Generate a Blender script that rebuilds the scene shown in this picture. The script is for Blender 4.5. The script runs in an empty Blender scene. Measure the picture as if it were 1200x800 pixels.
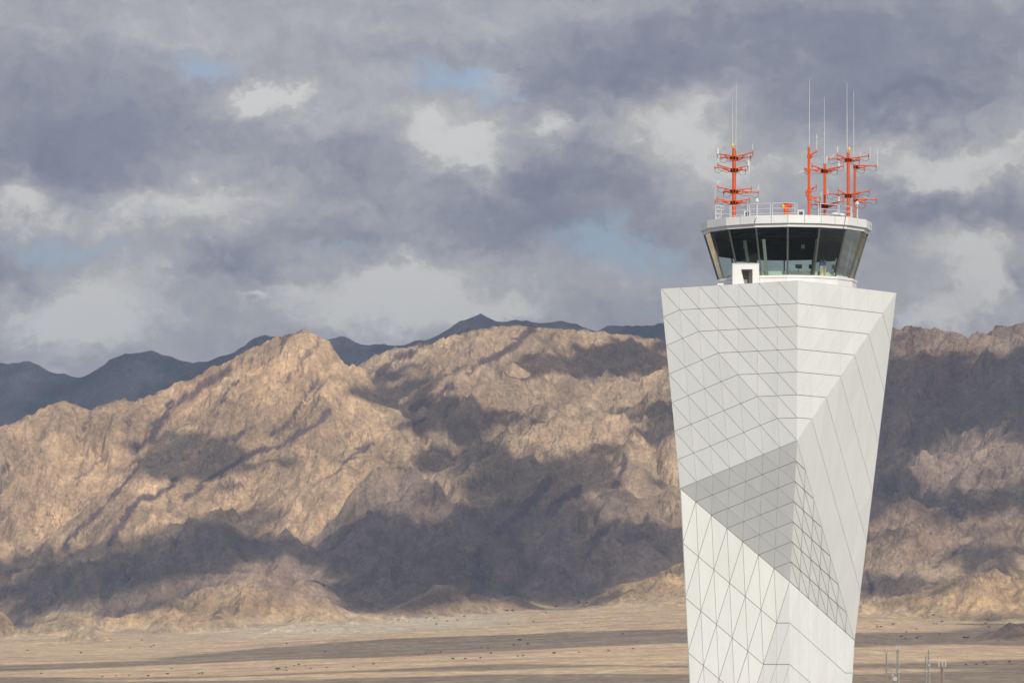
import bpy, bmesh, math, random
import numpy as np
from mathutils import Vector, Matrix

random.seed(7)
R = math.radians
SC = bpy.context.scene
COL = SC.collection
F = 5500.0          # focal length in photo pixels (1200 px wide)
CZ = 14.5           # height of the camera above the airfield
SUN_EL, SUN_AZ = 32.0, 18.0   # sun behind the camera, to its right
SUNV = np.array([math.sin(R(SUN_AZ))*math.cos(R(SUN_EL)), -math.cos(R(SUN_AZ))*math.cos(R(SUN_EL)), math.sin(R(SUN_EL))])


def P(px, py, D):
    return Vector(((px-600)/F*D, D, CZ+(800-py)/F*D))


# ------------------------------------------------------------------ tags
def tag(o, label=None, cat=None, group=None, kind=None):
    if label: o['label'] = label
    if cat: o['category'] = cat
    if group: o['group'] = group
    if kind: o['kind'] = kind
    return o


def empty(name, loc, label, cat, group=None, rz=0):
    o = bpy.data.objects.new(name, None)
    COL.objects.link(o)
    o.location = loc
    o.rotation_euler = (0, 0, rz)
    o.empty_display_size = 0.5
    return tag(o, label, cat, group)


def world_of(p):
    m = Matrix.Identity(4)
    while p is not None:
        m = (Matrix.Translation(p.location) @ p.rotation_euler.to_matrix().to_4x4()) @ m
        p = p.parent
    return m


class MB:
    """mesh collector, in world coordinates; build() makes it local to its parent"""
    def __init__(s):
        s.v = []; s.f = []; s.m = []

    def add(s, vs, fs, mi=0):
        b = len(s.v)
        s.v += [Vector(v) for v in vs]
        s.f += [tuple(b+i for i in f) for f in fs]
        s.m += [mi]*len(fs)

    def box(s, c, size, rz=0, mi=0, ax=None):
        c = Vector(c)
        if ax is None:
            ax = [Vector((math.cos(rz), math.sin(rz), 0)), Vector((-math.sin(rz), math.cos(rz), 0)), Vector((0, 0, 1))]
        h = [d/2 for d in size]
        vs = [c+ax[0]*(h[0]*i)+ax[1]*(h[1]*j)+ax[2]*(h[2]*k) for k in (-1, 1) for j in (-1, 1) for i in (-1, 1)]
        s.add(vs, [(0, 2, 3, 1), (4, 5, 7, 6), (0, 1, 5, 4), (2, 6, 7, 3), (0, 4, 6, 2), (1, 3, 7, 5)], mi)

    def tube(s, a, b, r0, r1=None, n=8, mi=0):
        a = Vector(a); b = Vector(b); r1 = r0 if r1 is None else r1
        d = (b-a).normalized()
        u = d.orthogonal().normalized(); w = d.cross(u)
        vs = []
        for p, r in ((a, r0), (b, r1)):
            for k in range(n):
                t = 2*math.pi*k/n
                vs.append(p+u*(r*math.cos(t))+w*(r*math.sin(t)))
        fs = [(k, (k+1) % n, n+(k+1) % n, n+k) for k in range(n)]
        fs += [tuple(range(n-1, -1, -1)), tuple(range(n, 2*n))]
        s.add(vs, fs, mi)

    def path(s, pts, r, n=6, mi=0):
        for a, b in zip(pts[:-1], pts[1:]):
            s.tube(a, b, r, r, n, mi)

    def bar(s, a, b, w, h, mi=0, up=Vector((0, 0, 1))):
        a = Vector(a); b = Vector(b); d = (b-a); L = d.length; d.normalize()
        x = d.cross(up)
        if x.length < 1e-3: x = d.cross(Vector((1, 0, 0)))
        x.normalize(); z = x.cross(d)
        s.box((a+b)/2, (L, w, h), ax=[d, x, z], mi=mi)

    def ring(s, prof, n, a0, centre, mi=0, closed=True):
        """polygonal lathe; prof = [(radius, z)...] closed loop"""
        vs = []
        for k in range(n):
            t = a0+2*math.pi*k/n
            for r, z in prof:
                vs.append((centre[0]+r*math.sin(t), centre[1]-r*math.cos(t), z))
        m = len(prof); fs = []
        for k in range(n):
            k2 = (k+1) % n
            for i in range(m if closed else m-1):
                j = (i+1) % m
                fs.append((k*m+i, k2*m+i, k2*m+j, k*m+j))
        s.add(vs, fs, mi)

    def build(s, name, mats, parent=None, bevel=0.0, smooth=False):
        me = bpy.data.meshes.new(name)
        o = bpy.data.objects.new(name, me)
        inv = world_of(parent).inverted() if parent is not None else Matrix.Identity(4)
        me.from_pydata([inv @ v for v in s.v], [], s.f)
        if not isinstance(mats, (list, tuple)): mats = [mats]
        for mt in mats: me.materials.append(mt)
        for p, mi in zip(me.polygons, s.m):
            p.material_index = mi
            p.use_smooth = smooth
        bm = bmesh.new(); bm.from_mesh(me)
        bmesh.ops.recalc_face_normals(bm, faces=bm.faces)
        bm.to_mesh(me); bm.free()
        COL.objects.link(o)
        o.parent = parent
        if bevel > 0:
            md = o.modifiers.new('bevel', 'BEVEL'); md.width = bevel; md.segments = 2; md.limit_method = 'ANGLE'
        return o


# ------------------------------------------------------------------ node helpers
def new_mat(name):
    m = bpy.data.materials.new(name); m.use_nodes = True
    nt = m.node_tree
    b = nt.nodes['Principled BSDF']
    return m, nt, b


class NT:
    def __init__(s, nt): s.nt = nt

    def n(s, t, **kw):
        nd = s.nt.nodes.new(t)
        for k, v in kw.items():
            setattr(nd, k, v)
        return nd

    def set(s, sock, v):
        if hasattr(v, 'is_output') or isinstance(v, bpy.types.NodeSocket): s.nt.links.new(v, sock)
        else: sock.default_value = v

    def math(s, op, a, b=None, c=None, clamp=False):
        nd = s.n('ShaderNodeMath', operation=op, use_clamp=clamp)
        for i, v in enumerate((a, b, c)):
            if v is not None: s.set(nd.inputs[i], v)
        return nd.outputs[0]

    def vmath(s, op, a, b=None, scale=None):
        nd = s.n('ShaderNodeVectorMath', operation=op)
        s.set(nd.inputs[0], a)
        if b is not None: s.set(nd.inputs[1], b)
        if scale is not None: s.set(nd.inputs['Scale'], scale)
        return nd.outputs[0]

    def noise(s, vec, scale, detail=4, rough=0.5, dist=0.0, col=False, lac=2.0):
        nd = s.n('ShaderNodeTexNoise')
        s.set(nd.inputs['Vector'], vec); s.set(nd.inputs['Scale'], scale)
        nd.inputs['Detail'].default_value = detail; nd.inputs['Roughness'].default_value = rough
        nd.inputs['Distortion'].default_value = dist; nd.inputs['Lacunarity'].default_value = lac
        return nd.outputs['Color' if col else 'Fac']

    def map(s, vec, loc=(0, 0, 0), rot=(0, 0, 0), scale=(1, 1, 1), typ='POINT'):
        nd = s.n('ShaderNodeMapping', vector_type=typ)
        s.set(nd.inputs['Vector'], vec)
        nd.inputs['Location'].default_value = loc; nd.inputs['Rotation'].default_value = rot
        nd.inputs['Scale'].default_value = scale
        return nd.outputs[0]

    def ramp(s, fac, stops, interp='LINEAR'):
        nd = s.n('ShaderNodeValToRGB'); cr = nd.color_ramp; cr.interpolation = interp
        while len(cr.elements) < len(stops): cr.elements.new(0.5)
        for e, (p, c) in zip(cr.elements, stops):
            e.position = p; e.color = (c[0], c[1], c[2], 1) if hasattr(c, '__len__') else (c, c, c, 1)
        s.set(nd.inputs[0], fac)
        return nd.outputs[0]

    def mix(s, fac, a, b, typ='MIX'):
        nd = s.n('ShaderNodeMix', data_type='RGBA', blend_type=typ)
        s.set(nd.inputs[0], fac); s.set(nd.inputs[6], a); s.set(nd.inputs[7], b)
        return nd.outputs[2]

    def smooth(s, v, lo, hi):
        nd = s.n('ShaderNodeMapRange', interpolation_type='SMOOTHSTEP')
        s.set(nd.inputs[0], v); nd.inputs[1].default_value = lo; nd.inputs[2].default_value = hi
        return nd.outputs[0]


def srgb(r, g, b):
    f = lambda c: (c/255/12.92) if c/255 <= 0.04045 else ((c/255+0.055)/1.055)**2.4
    return (f(r), f(g), f(b), 1.0)


def simple(name, col, rough=0.5, metal=0.0, vary=0.06, scale=2.0, bump=0.0, spec=0.5):
    """painted / metal surface with slight mottling and grime"""
    m, nt, b = new_mat(name); t = NT(nt)
    tc = t.n('ShaderNodeTexCoord').outputs['Object']
    nz = t.noise(tc, scale, 6, 0.6)
    lo = tuple(c*(1-vary) for c in col[:3]); hi = tuple(min(1, c*(1+vary)) for c in col[:3])
    c = t.ramp(nz, [(0.3, lo), (0.7, hi)])
    nt.links.new(c, b.inputs['Base Color'])
    b.inputs['Roughness'].default_value = rough; b.inputs['Metallic'].default_value = metal
    b.inputs['Specular IOR Level'].default_value = spec
    if bump:
        bp = t.n('ShaderNodeBump'); bp.inputs['Strength'].default_value = bump; bp.inputs['Distance'].default_value = 0.01
        nt.links.new(t.noise(tc, scale*8, 4, 0.6), bp.inputs['Height']); nt.links.new(bp.outputs[0], b.inputs['Normal'])
    return m
# ------------------------------------------------------------------ numpy noise
def _hash(ix, iy, seed):
    h = (ix.astype(np.int64)*374761393 + iy.astype(np.int64)*668265263 + seed*974711) & 0x7fffffff
    h = ((h ^ (h >> 13))*1274126177) & 0x7fffffff
    return h ^ (h >> 16)


def perlin(x, y, seed):
    x0 = np.floor(x); y0 = np.floor(y)
    fx = (x-x0).astype(np.float32); fy = (y-y0).astype(np.float32)
    ix = x0.astype(np.int64); iy = y0.astype(np.int64)
    sx = fx*fx*fx*(fx*(fx*6-15)+10); sy = fy*fy*fy*(fy*(fy*6-15)+10)
    def g(dx, dy):
        a = (_hash(ix+dx, iy+dy, seed) & 1023).astype(np.int32)
        return COS[a]*(fx-dx)+SIN[a]*(fy-dy)
    a = g(0, 0); b = g(1, 0); c = g(0, 1); d = g(1, 1)
    return 1.5*((a+(b-a)*sx)*(1-sy)+(c+(d-c)*sx)*sy)


_t = np.arange(1024)*2*math.pi/1024
COS = np.cos(_t).astype(np.float32); SIN = np.sin(_t).astype(np.float32)


def fbm(x, y, seed, octv=5, gain=0.5, lac=2.03):
    s = 0; a = 1; n = 0
    for o in range(octv):
        s = s+a*perlin(x*lac**o+o*17.3, y*lac**o-o*9.1, seed+o); n += a; a *= gain
    return s/n


def ridged(x, y, seed, octv=5, gain=0.5, lac=2.1):
    s = 0; a = 1; n = 0; w = 1
    for o in range(octv):
        v = 1-np.abs(perlin(x*lac**o+o*7.7, y*lac**o+o*3.1, seed+o))*1.6
        v = np.clip(v, 0, 1)**2
        s = s+a*v*w; w = np.clip(v*1.5, 0, 1); n += a; a *= gain
    return s/n


def sstep(v, a, b):
    t = np.clip((v-a)/(b-a), 0, 1); return t*t*(3-2*t)


# ------------------------------------------------------------------ terrain
def plain_z(x, D):
    px = 600+F*x/np.maximum(D, 1200)
    A = np.interp(px, [-400, 0, 200, 400, 600, 800, 1000, 1100, 1200, 1500], [60, 72, 78, 94, 104, 116, 104, 94, 96, 112])
    t = np.clip((D-1200)/4800, 0, None)
    return A*np.where(t < 1, t**1.6, 1+1.6*(t-1)*0.35)


# (distance, front slope, back slope, crest in photo pixels)
RIDGES = [
    (9300, .42, .5, [(380, 520), (400, 440), (430, 424), (455, 409), (498, 401), (530, 394), (570, 384), (600, 381), (650, 384), (700, 387), (750, 395), (790, 400), (850, 405), (950, 400), (1040, 386), (1075, 382), (1095, 385), (1115, 391), (1145, 392), (1200, 384), (1300, 375), (1500, 400)]),
    (8300, .50, .55, [(-400, 520), (-100, 520), (0, 500), (20, 493), (50, 478), (70, 470), (85, 471), (105, 481), (130, 468), (165, 468), (200, 452), (240, 435), (280, 415), (320, 396), (343, 390), (358, 385), (375, 394), (400, 409), (425, 428), (450, 452), (470, 472), (500, 500), (530, 530), (600, 580), (700, 620), (900, 700)]),
    (8600, .45, .6, [(350, 600), (460, 520), (480, 480), (500, 440), (540, 420), (600, 430), (660, 450), (740, 440), (790, 430), (860, 470), (950, 560)]),
    (7800, .50, .5, [(640, 640), (690, 520), (730, 480), (760, 455), (800, 445), (860, 440), (940, 430), (1000, 424), (1040, 416), (1085, 408), (1120, 404), (1140, 396), (1155, 388), (1167, 384), (1180, 387), (1200, 381), (1240, 372), (1300, 380), (1500, 400)]),
    (7400, .50, .7, [(470, 640), (500, 560), (540, 525), (570, 514), (600, 507), (630, 499), (660, 496), (675, 502), (690, 503), (705, 495), (730, 493), (750, 488), (770, 478), (795, 470), (850, 480), (900, 520), (950, 580)]),
    (7500, .48, .6, [(120, 620), (180, 600), (230, 590), (300, 585), (330, 570), (380, 540), (420, 530), (440, 540), (460, 560), (480, 600), (520, 640)]),
    (7000, .52, .6, [(340, 680), (370, 640), (400, 600), (430, 570), (470, 552), (500, 555), (520, 575), (550, 590), (600, 590), (650, 580), (700, 575), (720, 578), (745, 598), (765, 585), (782, 582), (800, 590), (840, 600), (900, 640)]),
    (6900, .52, .6, [(900, 700), (960, 610), (1000, 600), (1050, 590), (1100, 580), (1130, 575), (1155, 562), (1175, 556), (1200, 540), (1250, 530), (1350, 560)]),
    (6800, .50, .7, [(-200, 690), (-40, 700), (0, 680), (28, 663), (50, 652), (62, 645), (75, 651), (92, 646), (108, 652), (130, 642), (160, 636), (200, 625), (240, 612), (280, 618), (330, 632), (380, 640), (430, 650), (480, 690)]),
    (6600, .55, .6, [(380, 700), (450, 640), (520, 620), (580, 628), (640, 622), (700, 635), (760, 620), (800, 612), (860, 620), (940, 660)]),
    (6400, .48, .6, [(940, 720), (1000, 680), (1020, 670), (1045, 662), (1075, 668), (1105, 676), (1150, 650), (1185, 640), (1230, 640), (1300, 660)]),
    (6500, .48, .6, [(980, 680), (1040, 634), (1100, 622), (1150, 614), (1180, 612), (1240, 610), (1300, 640)]),
    (6300, .5, .6, [(230, 700), (270, 665), (300, 656), (330, 656), (360, 675), (400, 690), (440, 700)]),
    (6150, .5, .6, [(110, 730), (150, 718), (185, 705), (215, 698), (240, 695), (268, 693), (285, 682), (300, 678), (325, 684), (345, 690), (370, 690), (395, 705), (420, 722), (440, 735)]),
    (5850, .5, .6, [(160, 745), (190, 732), (230, 722), (260, 722), (300, 731), (325, 735), (340, 722), (365, 712), (385, 722), (410, 735), (430, 745)]),
    (6000, .5, .6, [(-60, 730), (0, 714), (12, 721), (20, 733), (30, 735), (45, 728), (70, 721), (105, 719), (115, 726), (125, 735)]),
    (5500, .45, .5, [(60, 750), (72, 744), (88, 734), (100, 729), (112, 732), (128, 743), (140, 750)]),
    (6000, .5, .6, [(490, 725), (520, 716), (545, 712), (575, 708), (590, 712), (605, 718)]),
    (6050, .35, .6, [(660, 725), (690, 700), (720, 688), (760, 672), (800, 650), (860, 640), (920, 670), (1000, 715)]),
    (5400, .35, .5, [(640, 760), (690, 728), (760, 722), (820, 716), (900, 722), (980, 735)]),
    (4950, .55, .6, [(750, 765), (770, 742), (780, 738), (795, 735), (812, 728), (830, 735), (850, 750)]),
    (5900, .45, .6, [(980, 740), (1010, 705), (1040, 700), (1060, 695), (1090, 690), (1120, 668), (1150, 664), (1200, 672), (1260, 690)]),
    (7150, .55, .7, [(540, 640), (560, 600), (600, 575), (640, 560), (680, 562), (710, 590), (750, 650)]),
    (6750, .55, .7, [(400, 730), (440, 690), (500, 650), (540, 640), (600, 652), (650, 700)]),
    (6850, .55, .7, [(660, 680), (700, 630), (740, 602), (790, 600), (840, 620), (900, 660)]),
    (7950, .5, .7, [(200, 650), (240, 600), (300, 545), (340, 522), (380, 507), (410, 522), (440, 570), (480, 640)]),
    (7850, .5, .7, [(20, 680), (60, 640), (100, 592), (140, 562), (180, 543), (220, 552), (260, 592), (300, 640)]),
    (8150, .5, .7, [(500, 600), (540, 556), (580, 503), (620, 474), (650, 482), (700, 530)]),
    (7300, .55, .7, [(940, 640), (980, 600), (1040, 545), (1090, 524), (1130, 532), (1170, 503), (1210, 474), (1270, 480), (1350, 520)]),
    (6620, .55, .7, [(960, 680), (1000, 640), (1060, 612), (1100, 640), (1140, 626), (1200, 592), (1280, 600)]),
    (4600, .6, .6, [(1128, 770), (1145, 748), (1160, 738), (1172, 731), (1184, 723), (1192, 727), (1202, 727), (1230, 716), (1260, 730), (1290, 760)]),
]


def envelope(X, Y):
    """base heightfield: smooth maximum of the ridges over the sloping plain"""
    base = plain_z(X, Y)
    ID = np.full(X.shape, -1)
    H = base.copy(); crest = np.zeros_like(H)
    for i, (D, fs, bs, pts) in enumerate(RIDGES):
        xs = np.array([(p[0]-600)/F*D for p in pts]); zs = np.array([CZ+(800-p[1])/F*D for p in pts])
        mask = (X[0] > xs[0]-50) & (X[0] < xs[-1]+50)
        if not mask.any(): continue
        j = np.where(mask)[0]; sl = slice(j[0], j[-1]+1)
        x = X[:, sl]; y = Y[:, sl]
        sc = 1.0 if D > 6700 else 0.5
        d = (D+120*sc*perlin(x/400, x*0+i*3.3, 50+i)) - y
        warp = (110 if D > 6700 else 30)*fbm(x/420, y/420, 90+i, 3)*sstep(np.abs(d), 20, 500)
        # spurs: relief along the slope modulates how fast it drops
        k = 1+0.30*fbm(x/(330*sc)+d/900, y/(1300*sc), 130+i, 3)*sstep(np.abs(d), 0, 150)
        zc = np.interp(x[0:1]*1.0+0*x+warp, xs, zs, left=-200, right=-200)
        zc = zc+sc*(16*(0.5-np.abs(perlin(x/95, x*0+i*2.2, 150+i))*1.4)+6*perlin(x/31, x*0+i, 170+i))*(D > 5600)
        dd = np.abs(d)
        drop = np.where(d > 0, fs*1.55, bs*1.3)*k*dd/(1+dd/1500) if D > 6450 else np.where(d > 0, fs, bs)*k*dd**.99
        z = zc-drop
        hb = H[:, sl]
        kk = 7.0*sc
        m = np.maximum(hb, z); s = kk*np.log1p(np.exp(-np.abs(hb-z)/kk))
        H[:, sl] = np.where(z > base[:, sl]-60, m+s*0.6, hb)
        c = np.exp(-(dd/130)**2)*(z > hb)
        ID[:, sl] = np.where(z > hb, i, ID[:, sl])
        crest[:, sl] = np.maximum(crest[:, sl]*np.where(z > hb, 0.3, 1), c)
    global RID
    RID = ID
    return H, base, crest


def bilin(G, fx, fy):
    ix = fx.astype(np.int32); iy = fy.astype(np.int32)
    tx = fx-ix; ty = fy-iy; w = G.shape[1]
    g = G.ravel(); i = iy*w+ix
    return (g[i]*(1-tx)+g[i+1]*tx)*(1-ty)+(g[i+w]*(1-tx)+g[i+w+1]*tx)*ty


def erode(H, hard, cell, batches, N, steps, rng, start_lo):
    ny, nx = H.shape; h = H.astype(np.float64).ravel().copy()
    hd = hard.ravel()
    for b in range(batches):
        px = rng.uniform(2, nx-4, N); py = rng.uniform(2, ny-4, N)
        dx = np.zeros(N); dy = np.zeros(N); vel = np.ones(N); sed = np.zeros(N); wat = np.ones(N)
        for s in range(steps):
            ix = px.astype(np.int32); iy = py.astype(np.int32); tx = px-ix; ty = py-iy
            i = iy*nx+ix
            a = h[i]; bb = h[i+1]; c = h[i+nx]; d = h[i+nx+1]
            gx = (bb-a)*(1-ty)+(d-c)*ty; gy = (c-a)*(1-tx)+(d-bb)*tx
            h0 = (a*(1-tx)+bb*tx)*(1-ty)+(c*(1-tx)+d*tx)*ty
            dx = dx*0.25-gx*0.75; dy = dy*0.25-gy*0.75
            L = np.sqrt(dx*dx+dy*dy)+1e-9; dx /= L; dy /= L
            qx = np.clip(px+dx, 1, nx-3); qy = np.clip(py+dy, 1, ny-3)
            h1 = bilin(h.reshape(ny, nx), qx, qy)
            dh = h1-h0
            cap = np.maximum(-dh/cell, 0.01)*vel*wat*9.0
            dep = np.where(dh > 0, np.minimum(dh*0.6, sed), np.where(sed > cap, (sed-cap)*0.25, 0))
            ero = np.where((dh <= 0) & (sed <= cap), np.minimum((cap-sed)*0.35*hd[i], -dh*0.9), 0)
            q = dep-ero; q = np.where((px < 6) | (px > nx-8) | (py < 6) | (py > ny-8), 0, q); sed = sed-q
            dl = 0
            for off, w in ((0, (1-tx)*(1-ty)), (1, tx*(1-ty)), (nx, (1-tx)*ty), (nx+1, tx*ty)):
                dl = dl + np.bincount(i+off, weights=q*w, minlength=h.size)[:h.size]
            h += np.clip(dl, -0.45, 0.3)
            edge = (px < 6) | (px > nx-8) | (py < 6) | (py > ny-8); sed = np.where(edge, 0, sed)
            vel = np.sqrt(np.maximum(vel*vel-dh*0.3/cell, 0.05)); vel = np.minimum(vel, 4)
            wat *= 0.985
            px, py = qx, qy
    return h.reshape(ny, nx)


X0, X1, Y0, Y1 = -1560.0, 1560.0, 4300.0, 9700.0
CELL = 8.0


# spurs running down the faces: crest lines in photo pixels, and how far each stands proud of the face (m)
SPURS = [
    ([(358, 387), (320, 414), (290, 442), (255, 472), (215, 502), (180, 532), (150, 567), (110, 607), (78, 640)], 95), ([(398, 410), (385, 440), (365, 475), (345, 505), (310, 530), (270, 560), (230, 590), (200, 612)], 90),
    ([(70, 473), (60, 500), (40, 530), (10, 560), (-20, 590)], 80), ([(165, 470), (150, 495), (120, 520), (90, 545), (60, 580), (30, 620)], 80), ([(245, 437), (225, 460), (200, 480), (170, 500), (150, 520), (120, 560), (95, 590)], 75),
    ([(460, 472), (450, 500), (430, 520), (395, 545), (350, 560), (310, 585), (280, 606)], 90), ([(430, 440), (425, 470), (405, 500), (375, 522), (340, 550), (300, 570)], 70), ([(105, 483), (110, 510), (95, 540), (70, 560)], 50), ([(12, 500), (-5, 540)], 50),
    ([(300, 408), (275, 430), (262, 455), (235, 480)], 55), ([(150, 568), (145, 600), (120, 630)], 45), ([(255, 474), (262, 500), (250, 530), (225, 560), (195, 580)], 60), ([(345, 506), (350, 530), (335, 550)], 40), ([(320, 414), (330, 445), (318, 480), (290, 505), (262, 525)], 60), ([(215, 504), (218, 535), (200, 565), (170, 600)], 50),
    ([(655, 385), (640, 410), (600, 430), (560, 455), (530, 480), (500, 500)], 90), ([(750, 397), (735, 420), (700, 440), (665, 465), (640, 485)], 85), ([(570, 386), (560, 410), (530, 435), (500, 465), (480, 490)], 80), ([(500, 403), (520, 430), (515, 460), (530, 490)], 70), ([(700, 390), (690, 415), (655, 440), (610, 460), (575, 490)], 60), ([(790, 412), (760, 435), (725, 460), (700, 485)], 70),
    ([(600, 509), (590, 530), (560, 552), (545, 580), (530, 610), (540, 640)], 80), ([(660, 498), (655, 530), (640, 560), (620, 585), (600, 620), (590, 660)], 85), ([(750, 490), (735, 520), (725, 560), (712, 590)], 75), ([(775, 478), (790, 510), (785, 550), (795, 590)], 60), ([(700, 500), (700, 530), (685, 560), (675, 590)], 60), ([(560, 520), (540, 545), (512, 560)], 45), ([(630, 502), (622, 530), (600, 555), (580, 590), (570, 630)], 50),
    ([(500, 557), (480, 580), (440, 610), (410, 640), (390, 680)], 70), ([(503, 560), (520, 600), (530, 640), (545, 680), (552, 705)], 70), ([(650, 582), (640, 610), (650, 650), (630, 690)], 60), ([(700, 600), (690, 640), (670, 670), (640, 700)], 60), ([(760, 600), (750, 640), (730, 665), (700, 690)], 60), ([(430, 600), (400, 640), (360, 660), (340, 690)], 55), ([(460, 640), (455, 680), (440, 710)], 45), ([(580, 630), (590, 665), (580, 700)], 45), ([(520, 622), (500, 660), (490, 700)], 40),
    ([(62, 647), (70, 670), (50, 700)], 45), ([(108, 654), (120, 680), (110, 705)], 45), ([(200, 627), (190, 650), (160, 675), (150, 700)], 50), ([(280, 620), (270, 640), (240, 665), (230, 688)], 50), ([(10, 682), (20, 700), (10, 712)], 30), ([(150, 642), (150, 665), (140, 690)], 35), ([(330, 634), (345, 655), (370, 680)], 35),
    ([(1167, 386), (1150, 420), (1140, 460), (1120, 500), (1110, 540)], 80), ([(1085, 410), (1075, 450), (1065, 490), (1060, 540)], 75), ([(1200, 385), (1190, 430), (1180, 470), (1160, 510)], 75), ([(1120, 406), (1105, 440), (1100, 480), (1085, 520)], 60), ([(1232, 375), (1222, 430), (1210, 480)], 70), ([(1045, 420), (1035, 470), (1020, 520)], 60), ([(1140, 400), (1128, 440), (1130, 480)], 45),
    ([(1130, 577), (1110, 600), (1080, 612), (1050, 632)], 55), ([(1175, 558), (1185, 590), (1190, 610)], 50), ([(1150, 616), (1100, 634), (1060, 652)], 50), ([(1185, 642), (1150, 657), (1130, 690)], 45), ([(1075, 670), (1090, 690), (1100, 708)], 35), ([(1045, 664), (1030, 690), (1020, 706)], 35), ([(1220, 640), (1210, 665), (1200, 690)], 40),
    ([(300, 680), (290, 700), (270, 722)], 26), ([(345, 692), (350, 708), (330, 726)], 26), ([(375, 692), (390, 710), (400, 722)], 24), ([(240, 696), (225, 710), (195, 726)], 24), ([(268, 694), (262, 712), (250, 724)], 22), ([(325, 686), (318, 705), (312, 722)], 18), ([(210, 700), (200, 715), (180, 728)], 20),
    ([(1120, 670), (1112, 690), (1105, 706)], 30), ([(1150, 668), (1145, 690), (1150, 705)], 30), ([(790, 655), (770, 680), (740, 700)], 40), ([(760, 674), (735, 690), (700, 708)], 35),
]


def add_spurs(X, Y, H):
    """each spur becomes a roof-shaped rib standing on the face it runs down"""
    Dm = np.arange(Y0+10, Y1-10, 6.0)
    Hs = H.copy()
    def gh(x, y):
        return bilin(Hs, np.clip((x-X0)/CELL, 0, H.shape[1]-2.001), np.clip((y-Y0)/CELL, 0, H.shape[0]-2.001))
    rg = random.Random(4)
    for si, (tr, off) in enumerate(SPURS):
        # denser, slightly crooked line
        pts = []
        for (a, b) in zip(tr[:-1], tr[1:]):
            n = max(1, int(math.hypot(b[0]-a[0], b[1]-a[1])/9))
            for k in range(n): pts.append((a[0]+(b[0]-a[0])*k/n, a[1]+(b[1]-a[1])*k/n))
        pts.append(tr[-1])
        P3 = []; N = len(pts)
        for k, (px, py) in enumerate(pts):
            if 0 < k: px += rg.uniform(-3, 3); py += rg.uniform(-2, 2)
            x = (px-600)/F*Dm; zr = CZ+(800-py)/F*Dm
            g = gh(x, Dm) >= zr
            if not g.any(): continue
            D = Dm[np.argmax(g)]
            o_ = off*min(1, 0.15+k/(N*0.25))*min(1, 0.3+(N-1-k)/(N*0.3))*rg.uniform(.8, 1.15)
            D2 = D-o_
            P3.append(((px-600)/F*D2, D2, CZ+(800-py)/F*D2))
        sl_ = rg.uniform(.62, .9)
        for (a, b) in zip(P3[:-1], P3[1:]):
            if math.hypot(a[0]-b[0], a[1]-b[1]) > 500: continue
            R_ = off*1.6+40
            j0 = max(0, int((min(a[0], b[0])-R_-X0)/CELL)); j1 = int((max(a[0], b[0])+R_-X0)/CELL)+1
            i0 = max(0, int((min(a[1], b[1])-R_-Y0)/CELL)); i1 = int((max(a[1], b[1])+R_-Y0)/CELL)+1
            x = X[i0:i1, j0:j1]; y = Y[i0:i1, j0:j1]
            if x.size == 0: continue
            L2 = (b[0]-a[0])**2+(b[1]-a[1])**2+1e-6
            t = np.clip(((x-a[0])*(b[0]-a[0])+(y-a[1])*(b[1]-a[1]))/L2, 0, 1)
            d = np.hypot(x-a[0]-t*(b[0]-a[0]), y-a[1]-t*(b[1]-a[1]))
            z = a[2]+(b[2]-a[2])*t-sl_*np.maximum(d-2, 0)
            H[i0:i1, j0:j1] = np.maximum(H[i0:i1, j0:j1], z)


def fit_skyline(X, Y, Z, target, wid, lo=-60, hi=60):
    """raise or lower each column's crest so that the range's crest line has the surveyed height"""
    for it in range(2):
        PX = 600+F*X/Y; PY = 800-F*(Z-CZ)/Y
        r = np.argmin(PY, 0); j = np.arange(X.shape[1])
        py = PY[r, j]; px = PX[r, j]; D = Y[r, j]
        t = target(px)
        dm = np.where(t < 700, (py-t)*D/F, 0)
        dm = np.clip(dm, lo, hi)
        k = np.array([1, 2, 1])/4; dm = np.convolve(np.pad(dm, 1, 'edge'), k, 'valid')
        Ds = np.convolve(np.pad(D, 4, 'edge'), np.ones(9)/9, 'valid')
        Z = Z+dm[None, :]*np.exp(-((Y-Ds[None, :])/wid)**2)
    return Z


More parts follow.
